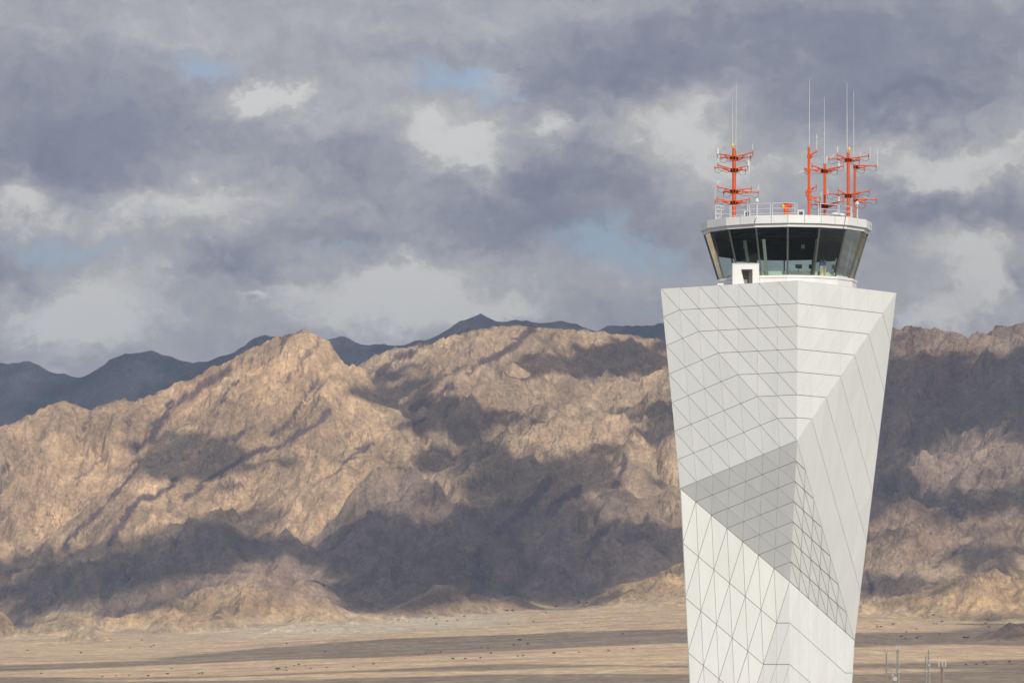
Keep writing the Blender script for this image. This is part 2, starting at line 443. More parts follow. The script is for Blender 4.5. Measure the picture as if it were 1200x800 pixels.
def build_height():
    xs = np.arange(X0, X1+CELL, CELL); ys = np.arange(Y0, Y1+CELL, CELL)
    X, Y = np.meshgrid(xs, ys)
    H, base, crest = envelope(X, Y)
    add_spurs(X, Y, H)
    rel = np.clip((H-base)/130, 0, 1)
    wx = X+70*fbm(X/260, Y/260, 7, 3); wy = Y+90*fbm(X/260, Y/260, 8, 3)
    # ridged relief, stretched away from the camera so that it forms spurs and gullies
    n = ridged((wx+0.30*wy)/330, wy/620, 11, 5, 0.52)-0.42
    n2 = ridged((wx-0.2*wy)/120, wy/210, 23, 4, 0.55)-0.40
    amp = rel*(1-0.6*crest)
    H = H+amp*(36*n)+rel*(1-0.6*crest)*25*n2
    H = np.maximum(H, base-0.5+rel*0)
    rng = np.random.default_rng(5)
    hard = 0.35+0.9*sstep(fbm(X/180, Y/180, 31, 4), -0.4, 0.4)
    H = erode(H, hard, CELL, 10, 30000, 44, rng, 0)
    H = fit_skyline(X, Y, H, lambda p: np.min([np.interp(p, [q[0] for q in pts], [q[1] for q in pts], left=900, right=900) for D, a, b, pts in RIDGES if D > 6700], axis=0), 150)
    print('H', H.min(), H.max())
    # no part of the range stands higher against the sky than its crest line
    PXg = 600+F*X/Y; PYg = 800-F*(H-CZ)/Y
    S = np.full(X.shape, 900.0)
    for D, fs, bs, pts in RIDGES:
        if D > 6700: S = np.minimum(S, np.interp(PXg, [p[0] for p in pts], [p[1] for p in pts], left=900, right=900))
    e = S-2-PYg
    H = np.where((e > 0) & (S < 600), H-(e-5*np.tanh(e/10))*Y/F, H)
    # upsample x2
    xs2 = np.arange(X0, X1+1, CELL/2); ys2 = np.arange(Y0, Y1+1, CELL/2)
    X2, Y2 = np.meshgrid(xs2, ys2)
    fx = (X2-X0)/CELL; fy = (Y2-Y0)/CELL
    fx = np.clip(fx, 0, H.shape[1]-2.001); fy = np.clip(fy, 0, H.shape[0]-2.001)
    H2 = bilin(H, fx, fy)
    b2 = plain_z(X2, Y2)
    rel2 = np.clip((H2-b2-2)/50, 0, 1)
    w = 14*fbm(X2/60, Y2/60, 77, 3)
    crag = 0.35+1.0*sstep(fbm(X2/230, Y2/330, 70, 3), -0.35, 0.4)
    H2 = H2+rel2*crag*(10.0*(ridged((X2+w+.4*Y2)/38, (Y2+w)/58, 41, 4, .62)-.4)+2.2*fbm(X2/9, Y2/11, 55, 2))
    H2 = H2+(1-rel2)*(0.5*fbm(X2/60, Y2/90, 66, 4))
    # blend to the plain on the outer rim of the sheet
    return xs2, ys2, X2, Y2, H2, b2


def grid_mesh(name, X, Y, Z, attr=None, smooth=False):
    ny, nx = Z.shape
    me = bpy.data.meshes.new(name)
    n = nx*ny
    me.vertices.add(n)
    co = np.empty((n, 3), np.float32); co[:, 0] = X.ravel(); co[:, 1] = Y.ravel(); co[:, 2] = Z.ravel()
    me.vertices.foreach_set('co', co.ravel())
    i = (np.arange(ny-1)[:, None]*nx+np.arange(nx-1)[None, :]).ravel()
    q = np.stack([i, i+1, i+nx+1, i+nx], 1).astype(np.int32)
    me.loops.add(q.size); me.loops.foreach_set('vertex_index', q.ravel())
    me.polygons.add(len(q)); me.polygons.foreach_set('loop_start', np.arange(0, q.size, 4, dtype=np.int32))
    me.polygons.foreach_set('use_smooth', np.full(len(q), smooth))
    me.update(calc_edges=True)
    if attr is not None:
        for k, a in attr.items():
            at = me.color_attributes.new(k, 'FLOAT_COLOR', 'POINT')
            c = np.ones((n, 4), np.float32); c[:, :3] = a.reshape(-1, 3)
            at.data.foreach_set('color', c.ravel())
    o = bpy.data.objects.new(name, me); COL.objects.link(o)
    return o


# traced bands of dark rock (photo pixels, half width in px, strength)
DIKES = [
    ([(366, 383), (336, 395), (326, 412), (308, 426)], 1.6), ([(269, 432), (245, 447), (224, 461), (196, 479), (182, 503), (164, 524)], 4.5),
    ([(280, 444), (259, 472), (252, 489)], 1.5), ([(374, 447), (350, 475), (343, 489), (318, 510)], 2.8),
    ([(388, 481), (367, 496), (329, 524), (301, 528), (266, 549), (241, 566), (217, 584)], 2.8),
    ([(297, 500), (273, 514)], 2.4), ([(164, 542), (150, 563), (115, 598), (84, 629), (79, 641)], 2.4),
    ([(206, 559), (189, 577), (164, 584), (140, 615), (126, 640)], 3.5),
    ([(501, 402), (470, 418), (442, 437)], 4.2), ([(631, 383), (596, 409), (547, 437)], 4.0),
    ([(529, 453), (484, 477)], 4.5), ([(498, 489), (466, 503)], 3.5), ([(440, 520), (421, 528), (400, 545)], 2.5),
    ([(641, 566), (624, 587), (600, 610), (582, 622)], 6.0), ([(600, 620), (596, 636), (610, 640)], 5.0), ([(680, 570), (660, 585), (645, 598)], 5.0),
    ([(732, 535), (724, 570)], 3.6), ([(1016, 672), (1023, 690)], 3.0), ([(1181, 614), (1137, 636), (1096, 664)], 1.2),
    ([(1087, 384), (1047, 397)], 2.6), ([(722, 610), (700, 628), (690, 650)], 4.0), ([(110, 480), (90, 515)], 1.3), ([(15, 545), (0, 552)], 1.8),
    ([(225, 610), (205, 640)], 2.2), ([(330, 600), (318, 625)], 2.0),
]


def seg_dist(px, py, a, b):
    ax, ay = a; bx, by = b
    L2 = (bx-ax)**2+(by-ay)**2
    t = np.clip(((px-ax)*(bx-ax)+(py-ay)*(by-ay))/L2, 0, 1)
    return np.hypot(px-ax-t*(bx-ax), py-ay-t*(by-ay))


def geology(X, Y, Z, base, rid=False):
    px = 600+F*X/Y; py = 800-F*(Z-CZ)/Y
    rel = sstep(Z-base, 3, 22)[..., None]
    c = lambda *a: np.array(a, np.float32)
    pink = c(.56, .385, .225); grey = c(.43, .32, .215); sandy = c(.50, .345, .185); brown = c(.30, .225, .175); dark = c(.135, .105, .10)
    n1 = fbm(X/520+3, Y/900, 201, 4)[..., None]; n2 = fbm(X/140, Y/260+Z/90, 202, 5)[..., None]
    wr = lambda v, a, b: sstep(v, a, b)[..., None]
    # rock: pink granite on the left massif, greyer in the middle, dark on the right, yellow foothills
    col = pink+0*n1
    col = col+(grey-col)*wr(px+70*n1[..., 0], 400, 560)*0.75
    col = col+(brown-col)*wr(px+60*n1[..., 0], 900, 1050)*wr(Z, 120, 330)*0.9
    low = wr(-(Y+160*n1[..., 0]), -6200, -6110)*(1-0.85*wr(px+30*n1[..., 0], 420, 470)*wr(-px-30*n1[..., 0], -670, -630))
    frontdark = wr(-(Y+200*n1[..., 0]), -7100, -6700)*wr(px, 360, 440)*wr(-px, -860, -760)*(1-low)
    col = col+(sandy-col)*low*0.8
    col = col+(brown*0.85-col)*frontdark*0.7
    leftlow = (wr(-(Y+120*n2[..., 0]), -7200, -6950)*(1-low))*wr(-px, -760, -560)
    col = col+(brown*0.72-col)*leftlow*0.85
    col = col*(1+0.42*n2)*(1+0.22*n1)
    s = wr(fbm(X/60+Z/40, Y/200, 209, 4), 0.16, 0.34)
    col = col*(1-0.20*s)
    if rid:
        jx = X+26*fbm(X/50, Y/80, 240, 3); jy = Y+40*fbm(X/50, Y/80, 241, 3)
        ii = RID[np.clip(((jy-Y0)/CELL+.5).astype(int), 0, RID.shape[0]-1), np.clip(((jx-X0)/CELL+.5).astype(int), 0, RID.shape[1]-1)]
        rg = np.random.default_rng(12); tints = 1+rg.uniform(-.22, .20, (len(RIDGES)+1, 1))+rg.uniform(-.03, .03, (len(RIDGES)+1, 3))
        tints[-1] = 1
        col = col*tints[ii]
    # beds dipping to the lower left
    bd = fbm((X*0.75-Z*0.95)/42+0.5*n1[..., 0], Y/420+(X+Z)/260, 245, 4)[..., None]
    col = col*(1+0.46*np.clip(bd, -.6, .6))
    # warm iron staining
    st = wr(fbm(X/230, Y/330+5, 217, 5), 0.12, 0.4)
    col = col+(c(.40, .235, .145)-col)*st*0.35
    # small dark outcrops on the plain
    oc = ((Y < 5050) & (Z-base > 2))[..., None]
    col = np.where(oc, c(.15, .125, .115)*(1+0.5*n2), col)
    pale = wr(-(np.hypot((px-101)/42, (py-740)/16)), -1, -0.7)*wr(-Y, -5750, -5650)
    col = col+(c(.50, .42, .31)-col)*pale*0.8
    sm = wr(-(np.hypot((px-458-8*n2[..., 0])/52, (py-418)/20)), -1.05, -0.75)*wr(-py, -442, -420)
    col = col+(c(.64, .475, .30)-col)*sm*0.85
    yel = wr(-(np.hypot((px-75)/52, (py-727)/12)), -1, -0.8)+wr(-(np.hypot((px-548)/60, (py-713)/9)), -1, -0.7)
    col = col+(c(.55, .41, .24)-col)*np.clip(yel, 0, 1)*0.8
    # bands of dark dike rock
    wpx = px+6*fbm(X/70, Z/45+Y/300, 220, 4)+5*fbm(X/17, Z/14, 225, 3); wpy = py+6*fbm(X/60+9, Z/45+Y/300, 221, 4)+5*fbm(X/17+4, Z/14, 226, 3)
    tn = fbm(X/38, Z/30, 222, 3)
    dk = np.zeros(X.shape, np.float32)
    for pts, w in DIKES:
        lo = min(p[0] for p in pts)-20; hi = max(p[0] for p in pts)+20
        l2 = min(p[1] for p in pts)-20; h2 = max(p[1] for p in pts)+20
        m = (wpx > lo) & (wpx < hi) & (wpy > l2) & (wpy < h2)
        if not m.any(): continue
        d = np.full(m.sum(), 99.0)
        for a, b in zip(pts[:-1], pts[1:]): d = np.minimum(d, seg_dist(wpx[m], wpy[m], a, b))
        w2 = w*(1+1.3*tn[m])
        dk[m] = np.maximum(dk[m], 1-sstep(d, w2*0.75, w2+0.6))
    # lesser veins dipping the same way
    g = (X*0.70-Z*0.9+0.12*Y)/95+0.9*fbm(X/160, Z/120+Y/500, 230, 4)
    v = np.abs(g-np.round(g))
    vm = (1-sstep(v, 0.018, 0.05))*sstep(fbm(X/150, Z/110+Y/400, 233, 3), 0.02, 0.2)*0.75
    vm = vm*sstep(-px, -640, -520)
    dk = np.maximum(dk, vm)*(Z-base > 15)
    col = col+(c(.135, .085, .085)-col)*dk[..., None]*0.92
    # plain: sand and gravel fans with long streaks running across the slope
    fl = (X+0.25*Y)
    a = fbm(X/420+0.4*Y/900, (Y-0.25*X)/150, 301, 5); b = fbm(X/90, (Y-0.2*X)/36, 302, 4)
    g1 = c(.58, .425, .255); g2 = c(.33, .26, .20); g3 = c(.56, .48, .345); g4 = c(.46, .31, .205)
    gr = g1+0*n1
    gr = gr+(g2-gr)*sstep(a+0.4*b, 0.06, 0.36)[..., None]*0.6
    gr = gr+(g4-gr)*sstep(-a+0.5*b, 0.12, 0.36)[..., None]*0.7
    pb = wr(-(np.abs(py-(752-0.055*(px-100)+5*b*2))), -11, -4)*wr(px, 150, 380)*wr(-px, -640, -560)*wr(-Y, -6300, -6100)
    gr = gr+(g3-gr)*np.clip(pb, 0, 1)*0.85
    col = gr*(1-rel)+col*rel
    # concrete and asphalt of the airfield round the tower
    af = wr(-Y, -1500, -1250)*wr(-np.abs(X), -2500, -1800)
    col = col+(c(.17, .17, .168)*(1+0.15*n2)-col)*af
    return np.clip(col, 0.03, 0.7)


xs2, ys2, TX, TY, TZ, TB = build_height()


def ground_h(x, y):
    """height of what you stand on (sheet or mountain sheet)"""
    x = np.asarray(x, float); y = np.asarray(y, float)
    z = plain_z(x, y)
    ins = (x > X0) & (x < X1-5) & (y > Y0) & (y < Y1-5)
    fx = np.clip((x-X0)/(CELL/2), 0, TZ.shape[1]-2.001); fy = np.clip((y-Y0)/(CELL/2), 0, TZ.shape[0]-2.001)
    return np.where(ins, bilin(TZ, fx, fy), z)


# ---- rock and sand material
def earth_material(name):
    m, nt, b = new_mat(name); t = NT(nt)
    geo = t.n('ShaderNodeNewGeometry')
    pos = geo.outputs['Position']
    at = t.n('ShaderNodeAttribute', attribute_name='geology').outputs['Color']
    fine = t.noise(t.map(pos, scale=(1, 0.45, 1)), 0.16, 7, 0.72)
    med = t.noise(t.map(pos, rot=(0, R(40), 0), scale=(1, 0.3, 0.35)), 0.045, 6, 0.65, 0.6)
    mr = t.noise(t.map(pos, rot=(0, R(35), 0), scale=(1.0, 0.35, 0.42)), 0.030, 5, 0.6, 0.3)
    rib = t.math('SUBTRACT', 1.0, t.math('MULTIPLY', t.math('ABSOLUTE', t.math('SUBTRACT', mr, 0.5)), 4.0))
    patch = t.smooth(t.noise(t.map(pos, rot=(0, R(35), 0), scale=(1, 0.4, 0.5)), 0.055, 6, 0.7), 0.50, 0.58)
    fine2 = t.noise(t.map(pos, scale=(1, 0.5, 1)), 0.42, 4, 0.7)
    k = t.math('ADD', t.math('MULTIPLY', fine, 2.0), t.math('MULTIPLY', med, 0.9))
    k = t.math('SUBTRACT', k, 0.42)
    k = t.math('MULTIPLY', k, t.math('MULTIPLY_ADD', patch, 0.20, 0.89))
    k = t.math('ADD', k, t.math('MULTIPLY', t.math('SUBTRACT', fine2, 0.5), 0.7))
    c = t.mix(1.0, at, t.n('ShaderNodeCombineColor').outputs[0], 'MULTIPLY')
    cc = nt.nodes[-1] if False else None
    comb = [n for n in nt.nodes if n.bl_idname == 'ShaderNodeCombineColor'][0]
    for i in range(3): nt.links.new(k, comb.inputs[i])
    # hue drift of single strata
    hue = t.noise(t.map(pos, rot=(0, R(-35), 0), scale=(0.4, 0.3, 1.6)), 0.03, 5, 0.6)
    c = t.mix(t.math('MULTIPLY', t.smooth(hue, 0.5, 0.7), 0.3), c, (.30, .20, .15, 1))
    lines = t.noise(t.map(pos, rot=(0, R(42), 0), scale=(1.5, 0.3, 0.42)), 0.016, 6, 0.6, 0.5)
    lines = t.math('ABSOLUTE', t.math('SUBTRACT', lines, 0.5))
    zz = t.n('ShaderNodeSeparateXYZ'); nt.links.new(pos, zz.inputs[0])
    hill = t.smooth(zz.outputs[2], 110, 150)
    ck = t.math('MULTIPLY', t.math('SUBTRACT', 1.0, t.smooth(lines, 0.002, 0.014)), t.math('MULTIPLY', hill, t.smooth(t.noise(pos, 0.006, 3), 0.42, 0.58)))
    c = t.mix(t.math('MULTIPLY', ck, 0.62), c, (.10, .075, .07, 1))
    nt.links.new(c, b.inputs['Base Color'])
    b.inputs['Roughness'].default_value = 0.95; b.inputs['Specular IOR Level'].default_value = 0.1
    bp = t.n('ShaderNodeBump'); bp.inputs['Strength'].default_value = 0.85; bp.inputs['Distance'].default_value = 8.0
    vor = t.n('ShaderNodeTexVoronoi', feature='DISTANCE_TO_EDGE'); vor.inputs['Scale'].default_value = 0.07
    wv = t.vmath('ADD', t.map(pos, rot=(0, R(38), 0), scale=(1, 0.5, 0.5)), t.vmath('SCALE', t.noise(pos, 0.03, 4, 0.6, col=True), scale=30.0))
    nt.links.new(wv, vor.inputs['Vector'])
    crack = t.smooth(vor.outputs[0], 0.0, 0.16)
    hgt = t.math('ADD', t.math('MULTIPLY', fine, 1.0), t.math('MULTIPLY', crack, 0.22))
    hgt = t.math('ADD', hgt, t.math('MULTIPLY', med, 0.5))
    hgt = t.math('ADD', hgt, t.math('MULTIPLY', rib, 0.55))
    slope = t.n('ShaderNodeSeparateXYZ'); nt.links.new(geo.outputs['True Normal'], slope.inputs[0])
    craggy = t.smooth(t.noise(t.map(pos, scale=(1, .6, 1)), 0.0045, 4, 0.55), 0.36, 0.62)
    steep = t.math('SUBTRACT', 1.0, t.smooth(slope.outputs[2], 0.93, 0.995))
    steep = t.math('MULTIPLY', steep, t.math('MULTIPLY_ADD', craggy, 0.95, 0.25))
    nt.links.new(t.math('MULTIPLY', hgt, t.math('ADD', t.math('MULTIPLY', steep, 0.95), 0.05)), bp.inputs['Height'])
    nt.links.new(bp.outputs[0], b.inputs['Normal'])
    return m


EARTH = earth_material('desert_earth')
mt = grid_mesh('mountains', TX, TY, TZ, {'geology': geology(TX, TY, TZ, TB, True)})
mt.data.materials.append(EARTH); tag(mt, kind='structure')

# ---- the desert floor: one sheet to the horizon
gx = np.concatenate([-np.geomspace(60000, 2100, 22), np.arange(-2000, 2001, 10.0), np.geomspace(2100, 60000, 22)])
gy = np.concatenate([-np.geomspace(60000, 300, 18), np.arange(-200, 1200, 100.0), np.arange(1200, 4330, 8.0), np.geomspace(4400, 60000, 34)])
GX, GY = np.meshgrid(gx, gy)
GZ = plain_z(GX, np.maximum(GY, 1200))
ins = (GX > X0+40) & (GX < X1-40) & (GY > Y0+40)
GZ = GZ+0.35*fbm(GX/70, GY/70, 401, 3)*(np.abs(GX) < 2000)*sstep(GY, 1200, 1500)*(1-sstep(GY, 4100, 4290))
GZ = np.where(ins, GZ-40, GZ)
GZ = np.where(GY > 14000, np.minimum(GZ, 260), GZ)
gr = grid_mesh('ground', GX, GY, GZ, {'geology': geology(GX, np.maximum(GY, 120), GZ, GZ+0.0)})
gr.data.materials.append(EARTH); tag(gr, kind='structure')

# ---- the far range, 13 km off
FR = [(-300, 418), (-120, 432), (-40, 424), (0, 425), (30, 422), (38, 424), (62, 434), (92, 441), (118, 429), (148, 413), (160, 411), (176, 412), (205, 419), (238, 425), (262, 418), (285, 406), (308, 390), (325, 392), (345, 402), (375, 400), (395, 395), (406, 394), (422, 400), (446, 404), (480, 402), (505, 396), (525, 384), (545, 374), (566, 368), (580, 374), (610, 377), (630, 376), (655, 374), (680, 379), (698, 386), (712, 379), (745, 379), (776, 379), (820, 384), (900, 395), (1000, 400), (1200, 410), (1500, 420)]
fx_ = np.arange(-3600, 3601, 14.0); fy_ = np.arange(10700, 14300, 28.0)
FX, FY = np.meshgrid(fx_, fy_)
xs = [(p[0]-600)/F*13000 for p in FR]; zs = [CZ+(800-p[1])/F*13000 for p in FR]
d = 13000+260*perlin(FX/900, FX*0, 501)-FY
zc = np.interp(FX+200*fbm(FX/800, FY/800, 503, 3)*sstep(np.abs(d), 50, 900), xs, zs)
k = 1+0.45*fbm(FX/520, FY/2400, 504, 3)
FZ = zc-0.42*k*np.abs(d)
amp = sstep(np.abs(d), 0, 500)
FZ = FZ+(20+90*amp)*(ridged((FX+.25*FY)/420, FY/700, 505, 6, .58)-.42)
FZ = fit_skyline(FX, FY, FZ, lambda p: np.interp(p, [q[0] for q in FR], [q[1] for q in FR]), 400, -200, 200)
FZ = FZ+16*(ridged(FX/120, FY/160, 508, 4, .6)-.45)
fcol = np.array((.17, .16, .17), np.float32)*(1+1.3*fbm((FX-FZ)/150, FY/300+FZ/120, 506, 5)[..., None])
fr = grid_mesh('far_mountains', FX, FY, FZ, {'geology': fcol})
fr.data.materials.append(EARTH); tag(fr, kind='structure')
print('terrain verts', TZ.size, FZ.size, GZ.size)
# ------------------------------------------------------------------ clouds that throw the shadows on the mountains
LROWS = [(395, '0000000968865554444448874'), (430, '8888888885583334664321123'), (460, '9998887742347777532211001'),
         (490, '8987767866223473221111111'), (520, '9874346888535845533222562'), (545, '9974234577223436431122785'),
         (570, '9986566784822244642122463'), (595, '9988863592943169932224122'), (620, '9998422632131310332234788'),
         (645, '8320000231131000123316433'), (665, '0100005621311001344244625'), (690, '3234687630001136765311277'),
         (712, '5555466741176456777777874'), (722, '7575467765668888876668333'), (732, '2234566888888887766788745')]
LY = np.array([r[0] for r in LROWS], float); LV = np.array([[int(ch) for ch in r[1]] for r in LROWS], float)
BX = [0, 150, 300, 450, 600, 700, 800, 1000, 1100, 1200]
B1A = [779, 774, 759, 748, 743, 739, 735, 741, 740, 722]; B1B = [787, 781, 774, 770, 762, 757, 753, 758, 755, 757]
B2A = [792, 794, 790, 783, 777, 778, 779, 776, 775, 771]; B2B = [796, 796, 792, 787, 785, 780, 783, 784, 783, 782]
B3A = [793, 798, 797, 793, 789, 789, 789, 789, 786, 781]


def lit_field(px, py):
    """>0 where the photo's ground is sunlit"""
    c = np.clip(px/50, 0, 23.999); r = np.interp(py, LY, np.arange(len(LY)))
    r = np.clip(r, 0, len(LY)-1.001)
    v = bilin(LV, c, r)/9.0-0.5
    inb = lambda a, b: np.minimum(py-np.interp(px, BX, a), np.interp(px, BX, b)-py)   # >0 inside the dark band
    dk = np.maximum(np.maximum(inb(B1A, B1B), inb(B2A, B2B)), py-np.interp(px, BX, B3A))
    pv = np.clip(-dk/4.0, -0.5, 0.5)
    t = sstep(py, 733, 740)
    return v*(1-t)+pv*t


CLZ = 1750.0
cs = 16.0
cxs = np.arange(-1100, 4200, cs); cys = np.arange(-700, 9000, cs)
CX, CY = np.meshgrid(cxs, cys)
# march each cloud-sheet point down the sun's direction to the ground
sd = -SUNV/SUNV[2]       # per metre of descent
lo = np.full(CX.shape, CLZ-1000.0); hit = np.full(CX.shape, CLZ)
done = np.zeros(CX.shape, bool)
for s in np.arange(CLZ-900, CLZ+1, 16.0):
    hx = CX+sd[0]*s; hy = CY+sd[1]*s; hz = CLZ-s
    g = ground_h(hx, hy)
    nw = (~done) & (g >= hz)
    hit[nw] = s; done |= nw
a_ = hit-16.0; b_ = hit.copy()
for _ in range(8):
    m_ = (a_+b_)/2; under = ground_h(CX+sd[0]*m_, CY+sd[1]*m_) >= CLZ-m_
    b_ = np.where(under, m_, b_); a_ = np.where(under, a_, m_)
hit = b_
HX = CX+sd[0]*hit; HY = CY+sd[1]*hit; HZ = CLZ-hit
hpx = 600+F*HX/np.maximum(HY, 500); hpy = 800-F*(HZ-CZ)/np.maximum(HY, 500)
fld = lit_field(hpx, hpy)
tex = fbm(CX/230, CY/230, 601, 5)
onm = sstep(hpy, 745, 725)
cover = -fld+(0.33*tex+0.20*fbm(CX/75, CY/75, 603, 3))*(0.2+0.8*(HY > 5600))     # >0 : cloud
# nearer than the last shadow band the sky is open (the airfield and tower stand in the sun)
near = HY < 2350+60*tex
cover = np.where(near, -0.5, cover)
cover = np.where(HY > 9500, 0.4+0.5*tex, cover)
cover = np.where((hpx < -80) | (hpx > 1290), 0.10+0.6*tex-0.2*(HY < 5000), cover)
th = np.where(cover > 0, 4+18*np.clip(cover, 0, 0.6)*(0.8+0.9*ridged(CX/160, CY/160, 611, 3)), 0)
clm, cnt, cb = new_mat('cloud_vapour'); ct = NT(cnt)
for nd in list(cnt.nodes):
    if nd.bl_idname == 'ShaderNodeBsdfPrincipled': cnt.nodes.remove(nd)
outn = [n for n in cnt.nodes if n.bl_idname == 'ShaderNodeOutputMaterial'][0]
df = ct.n('ShaderNodeBsdfDiffuse'); df.inputs[0].default_value = (.85, .85, .85, 1)
tl = ct.n('ShaderNodeBsdfTranslucent'); tl.inputs[0].default_value = (.85, .85, .85, 1)
mx = ct.n('ShaderNodeMixShader'); mx.inputs[0].default_value = 0.5
cnt.links.new(df.outputs[0], mx.inputs[1]); cnt.links.new(tl.outputs[0], mx.inputs[2]); cnt.links.new(mx.outputs[0], outn.inputs[0])


def cloud_mesh(name, keep, CX, CY, zc, T):
    """closed puffy sheet over the kept cells: flat-ish base, billowed top"""
    ny, nx = CX.shape
    kc = keep[:-1, :-1] & keep[1:, :-1] & keep[:-1, 1:] & keep[1:, 1:]
    i = (np.arange(ny-1)[:, None]*nx+np.arange(nx-1)[None, :])[kc]
    q = np.stack([i, i+1, i+nx+1, i+nx], 1)
    used, inv = np.unique(q, return_inverse=True); inv = inv.reshape(q.shape)
    n = len(used); x = CX.ravel()[used]; y = CY.ravel()[used]; T = T.ravel()[used]; z = zc.ravel()[used]
    top = np.stack([x, y, z+T], 1); bot = np.stack([x, y, z-T*0.15], 1)
    V = np.concatenate([top, bot]); Fq = np.concatenate([inv, inv[:, ::-1]+n])
    me = bpy.data.meshes.new(name)
    me.vertices.add(len(V)); me.vertices.foreach_set('co', V.astype(np.float32).ravel())
    E = {}
    side = []
    ed = np.concatenate([inv[:, [0, 1]], inv[:, [1, 2]], inv[:, [2, 3]], inv[:, [3, 0]]])
    key = np.sort(ed, 1); kk = key[:, 0].astype(np.int64)*n+key[:, 1]
    u, first, cnt_ = np.unique(kk, return_index=True, return_counts=True)
    e = ed[first[cnt_ == 1]]
    side = np.stack([e[:, 1], e[:, 0], e[:, 0]+n, e[:, 1]+n], 1)
    Q = np.concatenate([Fq, side]).astype(np.int32)
    me.loops.add(Q.size); me.loops.foreach_set('vertex_index', Q.ravel())
    me.polygons.add(len(Q)); me.polygons.foreach_set('loop_start', np.arange(0, Q.size, 4, dtype=np.int32))
    me.polygons.foreach_set('use_smooth', np.ones(len(Q), bool))
    me.update(calc_edges=True)
    o = bpy.data.objects.new(name, me); COL.objects.link(o)
    me.materials.append(clm)
    return o


zc = CLZ-th*0.5
cl = cloud_mesh('clouds', cover > 0, CX, CY, zc, th)
tag(cl, kind='structure')
# the overcast deck farther off, which keeps the far range in shade
dx_ = np.arange(-3500, 7000, 120.0); dy_ = np.arange(7500, 12500, 120.0)
DX, DY = np.meshgrid(dx_, dy_)
dn = fbm(DX/900, DY/900, 630, 4)
dk_ = cloud_mesh('clouds', (dn > -0.7), DX, DY, np.full(DX.shape, 2520.0), 60+160*np.clip(dn+0.5, 0, 1))
tag(dk_, kind='structure')

# ------------------------------------------------------------------ air
me = bpy.data.meshes.new('haze')
bx0, bx1, by0, by1, bz0, bz1 = -9000, 9000, -600, 15500, -2, 1180
if True:
    vs = [(x, y, z) for z in (bz0, bz1) for y in (by0, by1) for x in (bx0, bx1)]
    me.from_pydata(vs, [], [(0, 2, 3, 1), (4, 5, 7, 6), (0, 1, 5, 4), (2, 6, 7, 3), (0, 4, 6, 2), (1, 3, 7, 5)])
hz = bpy.data.objects.new('haze', me); COL.objects.link(hz); tag(hz, kind='stuff')
hm, hnt, hb = new_mat('haze_air')
hnt.nodes.remove(hb)
pv = hnt.nodes.new('ShaderNodeVolumePrincipled')
pv.inputs['Color'].default_value = (.56, .71, 1.0, 1); pv.inputs['Density'].default_value = 4.8e-5
pv.inputs['Anisotropy'].default_value = 0.0
out = [n for n in hnt.nodes if n.bl_idname == 'ShaderNodeOutputMaterial'][0]
hnt.links.new(pv.outputs[0], out.inputs['Volume'])
me.materials.append(hm)

# ------------------------------------------------------------------ sky
w = bpy.data.worlds.new('World'); SC.world = w; w.use_nodes = True
wn = w.node_tree; wt = NT(wn)
bg = wn.nodes['Background']; bg.inputs['Strength'].default_value = 0.090
sky = wt.n('ShaderNodeTexSky', sky_type='NISHITA'); sky.sun_disc = False
sky.sun_elevation = R(SUN_EL); sky.sun_rotation = R(180-SUN_AZ); sky.air_density = 1.0; sky.dust_density = 1.5; sky.altitude = 50
tcw = wt.n('ShaderNodeTexCoord').outputs['Generated']
sp = wt.n('ShaderNodeSeparateXYZ'); wn.links.new(tcw, sp.inputs[0])
az = wt.math('ARCTAN2', sp.outputs[0], sp.outputs[1])
el = wt.math('ARCSINE', sp.outputs[2])
# real bearings and heights of the clouds; one unit = 1/55 radian
u = wt.math('MULTIPLY', az, 55.0); v = wt.math('MULTIPLY', el, 55.0)
cb_ = wt.n('ShaderNodeCombineXYZ'); wn.links.new(u, cb_.inputs[0]); wn.links.new(v, cb_.inputs[1])
q = cb_.outputs[0]
wA = wt.noise(wt.map(q, scale=(0.9, 1.5, 1)), 0.9, 4, 0.55, col=True)
wB = wt.noise(wt.map(q, scale=(1, 1.2, 1), loc=(7, 3, 1)), 3.2, 6, 0.62, col=True)
warp = wt.vmath('ADD', wt.vmath('SCALE', wt.vmath('SUBTRACT', wA, (.5, .5, .5)), scale=0.9), wt.vmath('SCALE', wt.vmath('SUBTRACT', wB, (.5, .5, .5)), scale=0.62))
qw = wt.vmath('ADD', q, warp)
